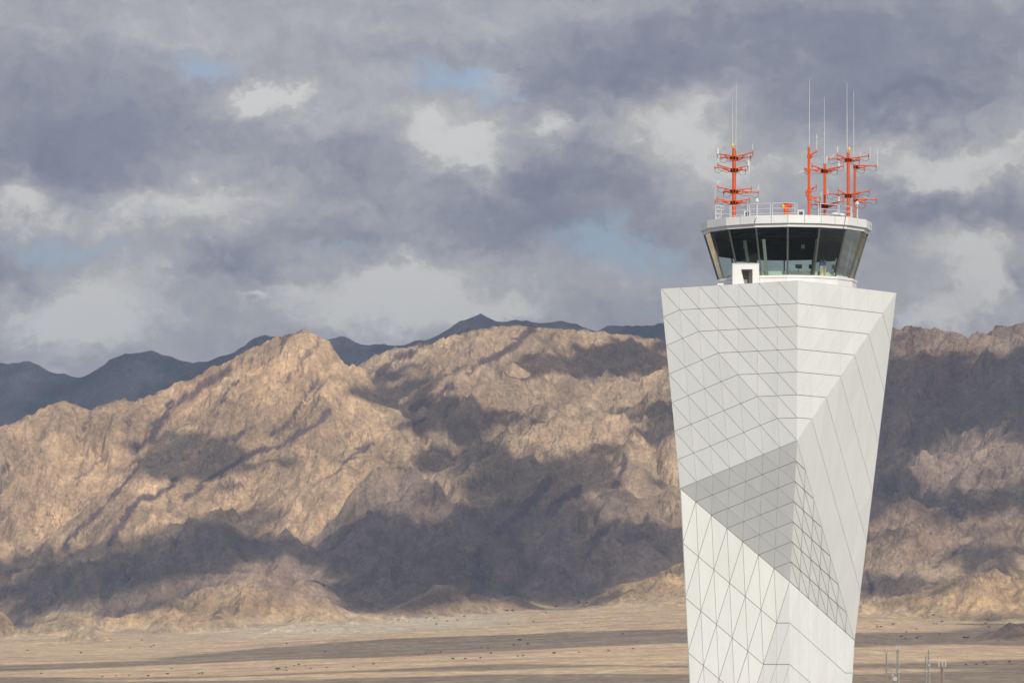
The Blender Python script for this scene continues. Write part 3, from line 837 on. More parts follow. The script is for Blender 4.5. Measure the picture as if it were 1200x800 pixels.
# (px, py, rx, ry, rot deg, weight): bright cloud > 0, dark undersides < 0
BL = [(310, 124, 75, 32, 0, .62), (300, 112, 40, 14, 0, .2), (525, 150, 110, 55, 10, .42), (645, 155, 36, 30, 0, .40), (560, 205, 90, 26, 35, .40), (235, 240, 160, 62, 0, .42), (150, 250, 70, 40, 0, .15),
      (25, 246, 75, 38, 0, .45), (455, 352, 140, 58, -8, .72), (560, 368, 90, 26, 0, .35), (95, 375, 150, 60, -10, .56), (330, 335, 90, 70, 0, .16), (300, 359, 26, 9, 0, .4),
      (820, 135, 75, 60, 0, .42), (760, 165, 110, 60, 10, .30), (860, 200, 180, 60, 0, .28), (1110, 190, 170, 50, 8, .34), (1090, 215, 90, 30, 0, .22), (1130, 310, 90, 50, 10, .40), (1165, 350, 110, 60, 0, .32), (700, 250, 60, 30, 0, .1), (730, 335, 120, 45, 0, .18),
      (1080, 372, 90, 30, 0, .25), (1190, 165, 60, 40, 0, .2), (380, 165, 60, 30, 0, .2), (450, 30, 250, 35, 0, .10), (1180, 20, 80, 30, 0, .1), (680, 25, 200, 25, 0, .08), (100, 40, 120, 30, 0, .08), (600, 360, 90, 40, 0, .25), (590, 98, 36, 18, 0, .3), (210, 55, 120, 18, 0, .1),
      (90, 150, 220, 90, 0, -.34), (60, 200, 150, 40, 0, -.28), (250, 300, 130, 40, 0, -.12), (280, 320, 70, 22, 0, -.30), (400, 285, 220, 38, 0, -.20), (420, 190, 110, 45, 0, -.22), (640, 215, 150, 62, -15, -.36), (650, 270, 120, 40, 0, -.30),
      (720, 95, 170, 60, -12, -.34), (960, 70, 300, 75, -6, -.36), (1050, 120, 220, 45, -5, -.36), (880, 30, 280, 50, 0, -.20), (1130, 260, 140, 42, 0, -.25), (1190, 340, 40, 26, 0, -.35), (1060, 250, 120, 36, 0, -.22), (740, 220, 90, 60, 0, -.2), (20, 330, 50, 22, 0, -.25), (1180, 60, 90, 60, 0, -.12)]
tot = None
for (px, py, rx, ry, rot, wgt) in BL:
    g = wt.n('ShaderNodeTexGradient', gradient_type='QUADRATIC_SPHERE')
    mp = wt.map(qw, loc=((px-600)/100, (800-py)/100, 0), rot=(0, 0, R(-rot)), scale=(rx/100*1.45, ry/100*1.45, 1), typ='TEXTURE')
    wn.links.new(mp, g.inputs[0])
    tot = wt.math('MULTIPLY_ADD', g.outputs['Fac'], wgt*1.35, tot if tot is not None else 0.0)
big = wt.noise(wt.map(qw, scale=(0.45, 1.0, 1)), 0.75, 6, 0.55)
med_ = wt.noise(wt.map(qw, scale=(0.8, 1.1, 1), loc=(3, 9, 0)), 2.2, 8, 0.6)
f = wt.math('ADD', tot, wt.math('MULTIPLY', wt.math('SUBTRACT', big, 0.5), 0.55))
f = wt.math('ADD', f, wt.math('MULTIPLY', wt.math('SUBTRACT', med_, 0.5), 0.58))
f = wt.math('MULTIPLY_ADD', f, 1.15, 0.49)
fin_ = wt.noise(wt.map(qw, scale=(0.9, 1.1, 1), loc=(1, 5, 0)), 5.0, 8, 0.62)
bil = wt.math('ABSOLUTE', wt.math('SUBTRACT', wt.math('MULTIPLY', fin_, 2.0), 1.0))
cum = wt.math('ADD', f, wt.math('MULTIPLY', wt.math('SUBTRACT', bil, 0.2), 0.45))
cum = wt.smooth(cum, 0.62, 0.92)
f = wt.math('ADD', f, wt.math('MULTIPLY', wt.math('SUBTRACT', fin_, 0.5), 0.40))
f = wt.math('MULTIPLY_ADD', cum, 0.30, wt.math('MULTIPLY', f, 0.84))
f = wt.math('ADD', f, 0.045)
f = wt.math('MULTIPLY_ADD', f, 0.80, 0.055)
cloudc = wt.ramp(f, [(0.0, srgb(126, 130, 146)[:3]), (0.18, srgb(143, 145, 158)[:3]), (0.32, srgb(161, 161, 170)[:3]), (0.45, srgb(179, 178, 182)[:3]), (0.60, srgb(197, 195, 193)[:3]), (0.78, srgb(211, 209, 205)[:3]), (1.0, srgb(228, 226, 220)[:3])])
BB = [(238, 80, 75, 26, 0, .9), (545, 96, 90, 26, 5, .9), (520, 108, 40, 14, 0, .5), (100, 300, 95, 26, 0, .7), (35, 288, 60, 22, 0, .6), (700, 288, 95, 36, 0, .9), (770, 312, 110, 30, 0, .6), (640, 345, 40, 10, 0, .4), (760, 375, 50, 12, 0, .6), (395, 300, 60, 18, 0, .45), (175, 260, 30, 14, 0, .5), (10, 395, 30, 12, 0, .4), (1000, 270, 60, 20, 0, .3), (610, 115, 50, 10, 0, .4)]
tb = None
for (px, py, rx, ry, rot, wgt) in BB:
    g = wt.n('ShaderNodeTexGradient', gradient_type='QUADRATIC_SPHERE')
    mp = wt.map(qw, loc=((px-600)/100, (800-py)/100, 0), rot=(0, 0, R(-rot)), scale=(rx/100*1.5, ry/100*1.5, 1), typ='TEXTURE')
    wn.links.new(mp, g.inputs[0])
    tb = wt.math('MULTIPLY_ADD', g.outputs['Fac'], wgt*1.15, tb if tb is not None else 0.0)
bm_ = wt.smooth(wt.math('ADD', tb, wt.math('MULTIPLY', wt.math('SUBTRACT', med_, 0.5), 0.5)), 0.10, 0.95)
SKYK = 0.1
# sky through the gaps: Nishita air seen through thin veil
skyc = wt.mix(0.62, sky.outputs[0], tuple(c/SKYK for c in srgb(160, 182, 212)[:3])+(1,))
cs_ = wt.n('ShaderNodeVectorMath', operation='SCALE'); wn.links.new(cloudc, cs_.inputs[0]); cs_.inputs['Scale'].default_value = 1/SKYK
cov = wt.math('SUBTRACT', 1.0, wt.math('MULTIPLY', bm_, 0.85))
# well above the picture the cover breaks up, as it must for the sun to reach the tower
brk = wt.noise(wt.map(tcw, scale=(1, 1, 2)), 3.0, 5, 0.55)
hi_ = wt.math('MULTIPLY', wt.smooth(el, 0.25, 0.5), wt.smooth(brk, 0.42, 0.62))
cov = wt.math('MULTIPLY', cov, wt.math('SUBTRACT', 1.0, wt.math('MULTIPLY', hi_, 0.8)))
vz = wt.math('MULTIPLY_ADD', wt.smooth(el, 0.22, 0.6), 0.55, 1.0)
fs_ = wt.n('ShaderNodeVectorMath', operation='SCALE'); wn.links.new(wt.mix(cov, skyc, cs_.outputs[0]), fs_.inputs[0]); wn.links.new(vz, fs_.inputs['Scale'])
wn.links.new(fs_.outputs[0], bg.inputs['Color'])

sl = bpy.data.lights.new('sun', 'SUN'); sl.energy = 3.3; sl.angle = R(0.53); sl.color = (1.0, 0.93, 0.80)
so = bpy.data.objects.new('sun', sl); COL.objects.link(so)
so.rotation_euler = Vector(SUNV.tolist()).to_track_quat('Z', 'Y').to_euler()

cam = bpy.data.cameras.new('camera'); co_ = bpy.data.objects.new('camera', cam); COL.objects.link(co_)
cam.sensor_width = 36; cam.lens = 36*F/1200; cam.shift_y = 400/1200; cam.clip_end = 90000; cam.clip_start = 1
co_.location = (0, 0, CZ); co_.rotation_euler = (R(90), 0, 0)
SC.camera = co_
SC.view_settings.view_transform = 'Standard'; SC.view_settings.look = 'None'; SC.view_settings.gamma = 1.0
SC.view_settings.exposure = 0.2; SC.view_settings.use_curve_mapping = False
SC.render.engine = 'CYCLES'
SC.cycles.use_denoising = True
SC.cycles.max_bounces = 6; SC.cycles.diffuse_bounces = 3; SC.cycles.glossy_bounces = 3; SC.cycles.transparent_max_bounces = 16; SC.cycles.volume_bounces = 0
# ================================================================== the control tower
white, wnt, wb = new_mat('white_panels'); t = NT(wnt)
at = t.n('ShaderNodeAttribute', attribute_name='tone').outputs['Color']
tco = t.n('ShaderNodeTexCoord').outputs['Object']
st = t.noise(t.map(tco, scale=(1.3, 1.3, 0.12)), 1.2, 6, 0.6)
st2 = t.noise(tco, 0.35, 4, 0.5)
c = t.ramp(t.math('ADD', t.math('MULTIPLY', st, 0.6), t.math('MULTIPLY', st2, 0.4)), [(0.32, (.70, .71, .68)), (0.62, (.745, .755, .735))])
wnt.links.new(t.mix(1.0, c, at, 'MULTIPLY'), wb.inputs['Base Color'])
wb.inputs['Roughness'].default_value = 0.42; wb.inputs['Specular IOR Level'].default_value = 0.35
joint = simple('joint_shadow_gap', (.19, .19, .17), 0.9)
joint_deep = joint
whitep = simple('white_paint', (.70, .70, .69), 0.4, vary=0.03, scale=1.5)
galv = simple('galvanised_steel', (.48, .49, .49), 0.45, 0.6, vary=0.12, scale=6)
whitesteel = simple('white_steel', (.55, .56, .56), 0.4, vary=0.05, scale=8)
orange = simple('orange_paint', (.56, .078, .014), 0.42, vary=0.10, scale=5)
darkm = simple('dark_metal', (.045, .047, .05), 0.5, vary=0.1)
ceil_m = simple('dark_ceiling', (.030, .031, .030), 0.8)
shade_m = simple('black_roller_shade', (.032, .037, .034), 0.6)
floor_m = simple('cab_carpet', (.12, .13, .13), 0.9)
pale = simple('pale_green_grey_laminate', (.55, .60, .54), 0.5, vary=0.04)
mull_m = simple('mullion_metal', (.13, .135, .12), 0.4, 0.4)
postm = simple('inner_post_paint', (.26, .29, .26), 0.5)
yellow = simple('yellow_lens', (.75, .45, .03), 0.3)
blue = simple('blue_plastic', (.03, .07, .35), 0.4)
beige = simple('beige_board', (.45, .40, .28), 0.6)
browny = simple('brown_fabric', (.13, .07, .035), 0.8)

TF = P(935, 328.4, 357); TL = P(774, 338, 364.3); TR = P(1050.5, 343, 368.2); TK = TL+TR-TF
for p_ in (TF, TL, TR, TK): p_.z = 45.1
M_ = P(934, 516, 356.8); N_ = P(925.5, 681, 362.3); BF = P(925, 1003, 361); BF.z = 0
L1 = P(797, 572, 363.2); BL = P(818, 1000, 365.0); BL.z = 0
RL = P(1001.5, 750, 369.3); BR = P(986, 1000, 367.3); BR.z = 0
ctr = (TL+TR)/2; ok_ = (TK-ctr); ok_.z = 0; ok_.normalize()
MK = Vector((TK.x, TK.y, M_.z))-ok_*0.4; NK = Vector((TK.x, TK.y, N_.z))-ok_*3.9; BK = Vector((TK.x, TK.y, 0))-ok_*3.9
G0, G1, G2 = 0.034, 0.022, 0.024      # row, column, diagonal joints (m)
# corners A,B,C; rows run parallel to A-B ; (gap of lines parallel to AB, BC, CA)
FACETS = [
    (TL, TF, M_, 'white', (G0, .020, .040)), (L1, M_, TL, 'white', (G0, .040, .024)), (L1, M_, N_, 'grey', (.036, .018, .030)),
    (L1, N_, BL, 'white', (.042, .034, .026)), (BL, BF, N_, 'lower', (.045, .014, .03)),
    (TF, TR, M_, 'white', (.040, .022, .014)), (M_, RL, TR, 'big', (.036, .004, .004)), (N_, RL, M_, 'grid', (.050, .034, .042)),
    (N_, RL, BF, 'white', (.042, .020, .012)), (BF, BR, RL, 'white', (.040, .014, .02)),
    (TL, TK, MK, 'white', (G0, G1, G2)), (L1, MK, TL, 'white', (G0, G1, G2)), (L1, MK, NK, 'grey', (G0, G1, G2)), (L1, NK, BL, 'white', (G0, G1, G2)), (BL, BK, NK, 'white', (G0, G1, G2)),
    (TR, TK, MK, 'white', (G0, G1, G2)), (MK, RL, TR, 'big', (.04, .004, .004)), (NK, RL, MK, 'grid', (G0, G1, G2)), (NK, RL, BK, 'white', (G0, G1, G2)), (BK, BR, RL, 'white', (G0, G1, G2)),
]
tower = empty('control_tower', (ctr.x, ctr.y, 0), 'tall white faceted airport control tower of triangular panels with a glazed cab on top', 'control tower')
shaft = MB()
axis = Vector((ctr.x, ctr.y, 0))
rnd = random.Random(3)


def facet(A, B, C, gaps, n=7):
    nrm = (B-A).cross(C-A).normalized()
    cen = (A+B+C)/3
    if nrm.dot(Vector((cen.x-axis.x, cen.y-axis.y, 0))) < 0: nrm.negate()
    mb = MB(); tones = []
    mb.add([A-nrm*.05, B-nrm*.05, C-nrm*.05], [(0, 1, 2)], 1); tones.append(1)

    def pt(i, j):      # i along A->B, j towards C
        return A+(B-A)*(i/n)+(C-A)*(j/n)

    def panel(a, b, c):
        # a-b parallel to AB, b-c parallel to BC, c-a parallel to CA
        ar = (b-a).cross(c-a).length
        hc = ar/(b-a).length; ha = ar/(c-b).length; hb = ar/(a-c).length
        lc, la, lb = gaps[0]/2/hc, gaps[1]/2/ha, gaps[2]/2/hb
        q = [a*(1-lb-lc)+b*lb+c*lc, a*la+b*(1-la-lc)+c*lc, a*la+b*lb+c*(1-la-lb)]
        tilt = rnd.uniform(-1, 1)*0.004
        top = [v+nrm*(tilt*k) for v, k in zip(q, (1, 0, -1))]
        low = [v-nrm*.05 for v in q]
        mb.add(top+low, [(0, 1, 2), (0, 3, 4, 1), (1, 4, 5, 2), (2, 5, 3, 0)], 0)
        tones.extend([rnd.uniform(.94, 1.0)]*4)
    for j in range(n):
        for i in range(n-j):
            panel(pt(i, j), pt(i+1, j), pt(i, j+1))
            if i < n-j-1:
                panel(pt(i+1, j+1), pt(i, j+1), pt(i+1, j))
    return mb, tones


FL = {'grey': 'grey downward leaning triangle of the panelled shaft', 'big': 'large smooth triangle with long slanting joints', 'grid': 'narrow triangle with a dense dark joint grid'}
for A, B, C, knd, gaps in FACETS:
    mb, tones = facet(A, B, C, gaps)
    o = mb.build('facade_facet', [white, joint], tower)
    ca = o.data.color_attributes.new('tone', 'FLOAT_COLOR', 'CORNER')
    li = 0
    for p_, tn in zip(o.data.polygons, tones):
        for k in p_.loop_indices: ca.data[k].color = (tn, tn, tn, 1)
    if knd in FL: o['label'] = FL[knd]
# roof deck and parapet inside the shaft
mb = MB()
ins_ = [v+(Vector((ctr.x, ctr.y, v.z))-v)*0.004 for v in (TL, TF, TR, TK)]
dz = [Vector((v.x, v.y, 44.6)) for v in ins_]
mb.add(dz, [(0, 1, 2, 3)])
for a, b in zip(dz, dz[1:]+dz[:1]):
    a2 = Vector((a.x, a.y, 45.06)); b2 = Vector((b.x, b.y, 45.06)); cc_ = Vector((ctr.x, ctr.y, 45.06))
    mb.add([a2, b2, b2+(cc_-b2)*.04, a2+(cc_-a2)*.04, a+(Vector((ctr.x, ctr.y, 44.6))-a)*.04, b+(Vector((ctr.x, ctr.y, 44.6))-b)*.04], [(0, 1, 2, 3), (3, 2, 5, 4)])
mb.build('shaft_roof', whitep, tower)

# ---------------------------------------------------------------- the cab
CC = ((921-600)/F*366.25, 366.25); NA = 16; A0 = R(-2)
def ringpt(a, r, z): return Vector((CC[0]+r*math.sin(a), CC[1]-r*math.cos(a), z))
mb = MB(); mb.ring([(5.5, 44.7), (5.5, 45.80), (5.0, 45.82), (5.0, 44.7)], NA, A0, CC); 
mb.ring([(5.56, 45.66), (5.56, 45.84), (5.3, 45.85), (5.3, 45.66)], NA, A0, CC)
mb.build('cab_base', whitep, tower)
mb = MB(); mb.add([ringpt(A0+2*math.pi*k/NA, 5.0, 45.78) for k in range(NA)], [tuple(range(NA))]); mb.build('cab_floor', floor_m, tower)
mb = MB(); mb.add([ringpt(A0+2*math.pi*k/NA, 6.3, 49.40) for k in range(NA)], [tuple(range(NA))])
for rr in (2.2, 4.2): mb.ring([(rr, 49.40), (rr, 49.28), (rr+.12, 49.28), (rr+.12, 49.40)], NA, A0, CC)
mb.build('cab_ceiling', ceil_m, tower)
roof = MB()
roof.ring([(6.66, 49.72), (6.66, 50.34), (6.5, 50.34), (6.5, 50.15), (0.02, 50.2), (0.02, 49.55), (6.36, 49.45), (6.48, 49.46), (6.50, 49.70)], NA, A0, CC)
rf = roof.build('roof', whitep, tower)
# fascia plates with open joints between them, slightly proud of the slab
seam = MB()
for k in range(NA):
    a = A0+2*math.pi*k/NA; b = a+2*math.pi/NA
    pts = [a, (a+b)/2, b]
    for i in range(2):
        p0 = ringpt(pts[i] if i == 0 else 0, 6.68, 0) if False else None
        e0 = ringpt(a, 6.685, 0); e1 = ringpt(b, 6.685, 0)
        s0 = e0.lerp(e1, 0.004+0.5*i+0.003); s1 = e0.lerp(e1, 0.5*i+0.5-0.007)
        nr = Vector((math.sin((a+b)/2), -math.cos((a+b)/2), 0))
        z0 = 49.735; z1 = 50.35
        vs = [Vector((s.x, s.y, z))-nr*(d) for d in (0, .02) for s, z in ((s0, z0), (s1, z0), (s1, z1), (s0, z1))]
        seam.add(vs, [(0, 1, 2, 3), (4, 7, 6, 5), (0, 4, 5, 1), (1, 5, 6, 2), (2, 6, 7, 3), (3, 7, 4, 0)], 0)
        seam.add([Vector((s1.x, s1.y, z0)), Vector((s1.x, s1.y, z1)), Vector((s1.x, s1.y, z1))+(e1-e0).normalized()*.05, Vector((s1.x, s1.y, z0))+(e1-e0).normalized()*.05], [(0, 1, 2, 3)] if False else [], 0)
seam.build('fascia_plates', whitep, rf)
dk = MB(); dk.ring([(6.672, 49.76), (6.672, 50.33), (6.60, 50.33), (6.60, 49.76)], NA, A0, CC); dk.build('fascia_backing', joint, rf)
# loose cables hanging over the fascia
for px, y0, y1, dx in ((882, 254, 261, -2), (985.5, 251, 268, -3), (1016, 262, 268, 1)):
    off = (px-921)/100; a = math.asin(max(-1, min(1, off)))
    pts = [ringpt(a, 6.72, CZ+(800-(y0+(y1-y0)*k/4))/F*(366.25-6.7*math.cos(a)))+Vector((dx*.0663*k/4, 0, 0)) for k in range(5)]
    cbm = MB(); cbm.path(pts, .018, 5); cbm.build('cable', darkm, rf)

glass, gnt, gb = new_mat('tinted_glass'); gnt.nodes.remove(gb); t = NT(gnt)
go = [n for n in gnt.nodes if n.bl_idname == 'ShaderNodeOutputMaterial'][0]
tr = t.n('ShaderNodeBsdfTransparent'); tr.inputs[0].default_value = (.80, .89, .84, 1)
gl = t.n('ShaderNodeBsdfGlossy'); gl.inputs['Roughness'].default_value = 0.02; gl.inputs[0].default_value = (.9, .95, .92, 1)
fz = t.n('ShaderNodeFresnel'); fz.inputs[0].default_value = 1.55
mxs = t.n('ShaderNodeMixShader'); gnt.links.new(t.math('MULTIPLY', fz.outputs[0], 0.8, clamp=True), mxs.inputs[0]); gnt.links.new(tr.outputs[0], mxs.inputs[1]); gnt.links.new(gl.outputs[0], mxs.inputs[2]); gnt.links.new(mxs.outputs[0], go.inputs[0])
RB, RT, ZB, ZT = 5.23, 6.36, 45.84, 49.45
for k in range(NA):
    a = A0+2*math.pi*k/NA; b = a+2*math.pi/NA
    q = [ringpt(a, RB, ZB), ringpt(b, RB, ZB), ringpt(b, RT, ZT), ringpt(a, RT, ZT)]
    ct_ = sum(q, Vector())/4
    q = [v+(ct_-v)*.012 for v in q]
    mb = MB(); mb.add(q, [(0, 1, 2, 3)]); mb.build('window_pane', glass, tower)
    mb = MB(); mb.bar(ringpt(a, RB+.02, ZB-.02), ringpt(a, RT+.02, ZT+.02), .10 if k not in (0, 1) else .14, .10)
    mb.build('mullion', mull_m, tower)
# inside: roller shades drawn down on the far panes, posts, desk ring, stair core
for k in range(NA):
    a = A0+2*math.pi*k/NA; b = a+2*math.pi/NA; m_ = (a+b)/2
    if math.cos(m_) < 0.25:
        zb = 47.95 if k % 3 else 47.75
        f_ = (zb-ZB)/(ZT-ZB); rb = RB+(RT-RB)*f_
        q = [ringpt(a, rb-.2, zb), ringpt(b, rb-.2, zb), ringpt(b, RT-.2, 49.39), ringpt(a, RT-.2, 49.39)]
        mb = MB(); mb.add(q, [(0, 1, 2, 3)]); mb.add([v+Vector((CC[0]-v.x, CC[1]-v.y, 0)).normalized()*.02 for v in q], [(0, 3, 2, 1)]); mb.build('roller_shade', shade_m, tower)
for adeg in (-38, -21, 22, 66):
    a = R(adeg); mb = MB(); mb.bar(ringpt(a, RB-.45, ZB), ringpt(a, RT-.75, 48.6 if adeg != 66 else 49.3), .22, .12); mb.build('inner_post', postm, tower)
mb = MB(); mb.ring([(4.75, 45.80), (4.75, 46.22), (4.0, 46.25), (4.0, 46.17), (4.6, 46.14), (4.6, 45.80)], NA, A0, CC); mb.build('console_desk', pale, tower)
# service housing in front of the cab
bc = Vector(((873.5-600)/F*361, 361.3, 0)); W_ = 2.03; zt = 46.66
hb_ = MB()
for x0, x1, z0, z1, y0, y1 in ((-.5*W_, -.5*W_+.68, 44.62, 46.25, -.9, .9), (.62*W_-.74, .5*W_, 44.62, 46.25, -.9, .9), (-.5*W_, .5*W_, 46.252, zt, -.9, .9), (-.5*W_+.682, .62*W_-.742, 44.62, 46.25, .2, .9)):
    hb_.box(bc+Vector(((x0+x1)/2, (y0+y1)/2, (z0+z1)/2)), (x1-x0, y1-y0, z1-z0))
hb_.box(bc+Vector((0, 0, zt+.02)), (W_+.06, 1.86, .05))
sb = hb_.build('service_housing', whitep, tower)
sb['label'] = 'white box housing with a dark doorway at the foot of the cab'
hb_ = MB(); hb_.box(bc+Vector((-.02, .19, 45.42)), (.62, .03, 1.6)); hb_.build('door', simple('grey_door', (.24, .24, .23), .6), sb)
hb_ = MB(); hb_.add([bc+Vector((-.33, -.6, 46.2)), bc+Vector((-.33, -.6, 44.7)), bc+Vector((0.02, -.6, 44.7)), bc+Vector((-.30, -.54, 44.7))], [(0, 1, 2), (0, 2, 3), (0, 3, 1)]); hb_.build('lit_wedge', whitep, sb)  # white wedge added as the sunlit side of the shadow edge in the doorway
hb_ = MB(); hb_.box(Vector(((849-600)/F*362.5, 362.6, 44.95)), (1.1, .8, .75)); hb_.build('plinth_box', whitep, tower)

# railing round the roof
RR = 5.45
ral = MB(); NP = 18
ang = [A0+R(6)+2*math.pi*k/NP for k in range(NP)]
for k, a in enumerate(ang):
    ral.tube(ringpt(a, RR, 50.15), ringpt(a, RR, 51.38), .032, n=6)
    ral.tube(ringpt(a+.03, RR, 50.15), ringpt(a+.03, RR, 51.38), .026, n=6)
    if k == 0: continue
    b = ang[(k+1) % NP]
    for z in (51.38, 50.98, 50.6): ral.tube(ringpt(a+.03, RR, z), ringpt(b, RR, z), .024, n=6)
rl = ral.build('roof_railing', whitesteel, tower)
cg = MB()     # caged ladder head on the left
for i in range(4):
    x = (838.5+3.2*i-600)/F*364
    cg.tube((x, 364+.3*(i % 2), 50.1), (x, 364+.3*(i % 2), 51.55), .035, n=6)
for z in (50.5, 50.85, 51.2, 51.5): cg.tube(((838.5-600)/F*364, 364, z), ((848.1-600)/F*364, 364.3, z), .03, n=6)
cg.build('ladder_cage', whitesteel, tower)

# ---------------------------------------------------------------- things inside the cab
def cabbox(name, label, cat, px, py0, py1, wpx, D, mat, dep=.4, group=None):
    c0 = P(px, py1, D); h = (py1-py0)/F*D; w_ = wpx/F*D
    mb = MB(); mb.box(c0+Vector((0, 0, h/2)), (w_, dep, h))
    return mb, c0


cab_r = empty('cabinet', P(964, 323.5, 361.9), 'narrow beige cabinet standing behind the glass at the right front of the cab', 'cabinet')
cab_r.location.z = 45.79
mb = MB(); c0 = Vector(cab_r.location); mb.box(c0+Vector((0, 0, .42)), (.46, .4, .84)); mb.build('carcass', beige, cab_r, bevel=.01)
mb = MB(); mb.box(c0+Vector((.12, -.21, .42)), (.16, .012, .76)); mb.build('door', simple('brown_board', (.25, .17, .09), .6), cab_r)
bb = MB(); bb.box(c0+Vector((0, 0, .93)), (.52, .42, .17)); bb.box(c0+Vector((0, 0, 1.03)), (.56, .46, .03))
bo = bb.build('crate', blue, None, bevel=.01); tag(bo, 'small blue crate resting on the beige cabinet inside the cab', 'crate')
for dx, nm, m_ in ((-.12, 'dark rounded pack leaning left on top of the blue crate', darkm), (.14, 'brown rounded pack leaning right on top of the blue crate', browny)):
    me_ = bpy.data.meshes.new('pack'); bm = bmesh.new(); bmesh.ops.create_icosphere(bm, subdivisions=2, radius=.13)
    for v in bm.verts: v.co.z = v.co.z*1.15 if v.co.z > 0 else v.co.z*.85; v.co.x *= 1.05+.1*math.sin(v.co.z*20)
    bm.to_mesh(me_); bm.free(); o = bpy.data.objects.new('pack', me_); COL.objects.link(o); me_.materials.append(m_)
    o.location = c0+Vector((dx, 0, 1.155)); tag(o, nm, 'pack')


def monitor(px, D, rz, label):
    zt = 46.235
    r = empty('monitor', Vector(((px-600)/F*D, D, zt)), label, 'monitor', 'monitors on the cab desk', rz)
    M4 = world_of(r)
    mb = MB(); mb.box(M4 @ Vector((0, 0, .36)), (.5, .05, .32), rz); mb.build('screen', darkm, r, bevel=.008)
    mb = MB(); mb.tube(M4 @ Vector((0, .04, 0)), M4 @ Vector((0, .04, .3)), .025, n=8); mb.box(M4 @ Vector((0, .04, .012)), (.22, .18, .02), rz); mb.build('stand', darkm, r)


monitor(951.5, 362.0, .2, 'dark monitor on the cab desk left of the beige cabinet')
monitor(978, 362.4, .45, 'dark monitor on the cab desk right of the beige cabinet')
monitor(936, 361.9, .1, 'dark monitor on the cab desk behind the middle front pane')
for px, py, lb in ((873, 289, 'small pale panels added as monitor marks inside the left front pane'), (941, 289, 'small pale panels added as monitor marks inside the middle front pane')):  # pale panels added for the white marks monitors make in the glass, no lamps
    r = empty('hanging_panel', Vector(((px-600)/F*363, 363, 49.38)), lb, 'lamp', 'added pale panels hanging from the cab ceiling')
    z = CZ+(800-py)/F*363
    for s in (-1, 1):
        mb = MB(); mb.box((r.location.x+s*.07, 363, z), (.07, .05, .30)); mb.build('pale_panel', whitep, r)
    mb = MB(); mb.tube((r.location.x, 363, 49.39), (r.location.x, 363, z+.15), .008, n=5); mb.build('rod', darkm, r)

# ---------------------------------------------------------------- aerial masts on the roof
def Q(px, py, D, dy=0.0): return P(px, py, D)+Vector((0, dy, 0))


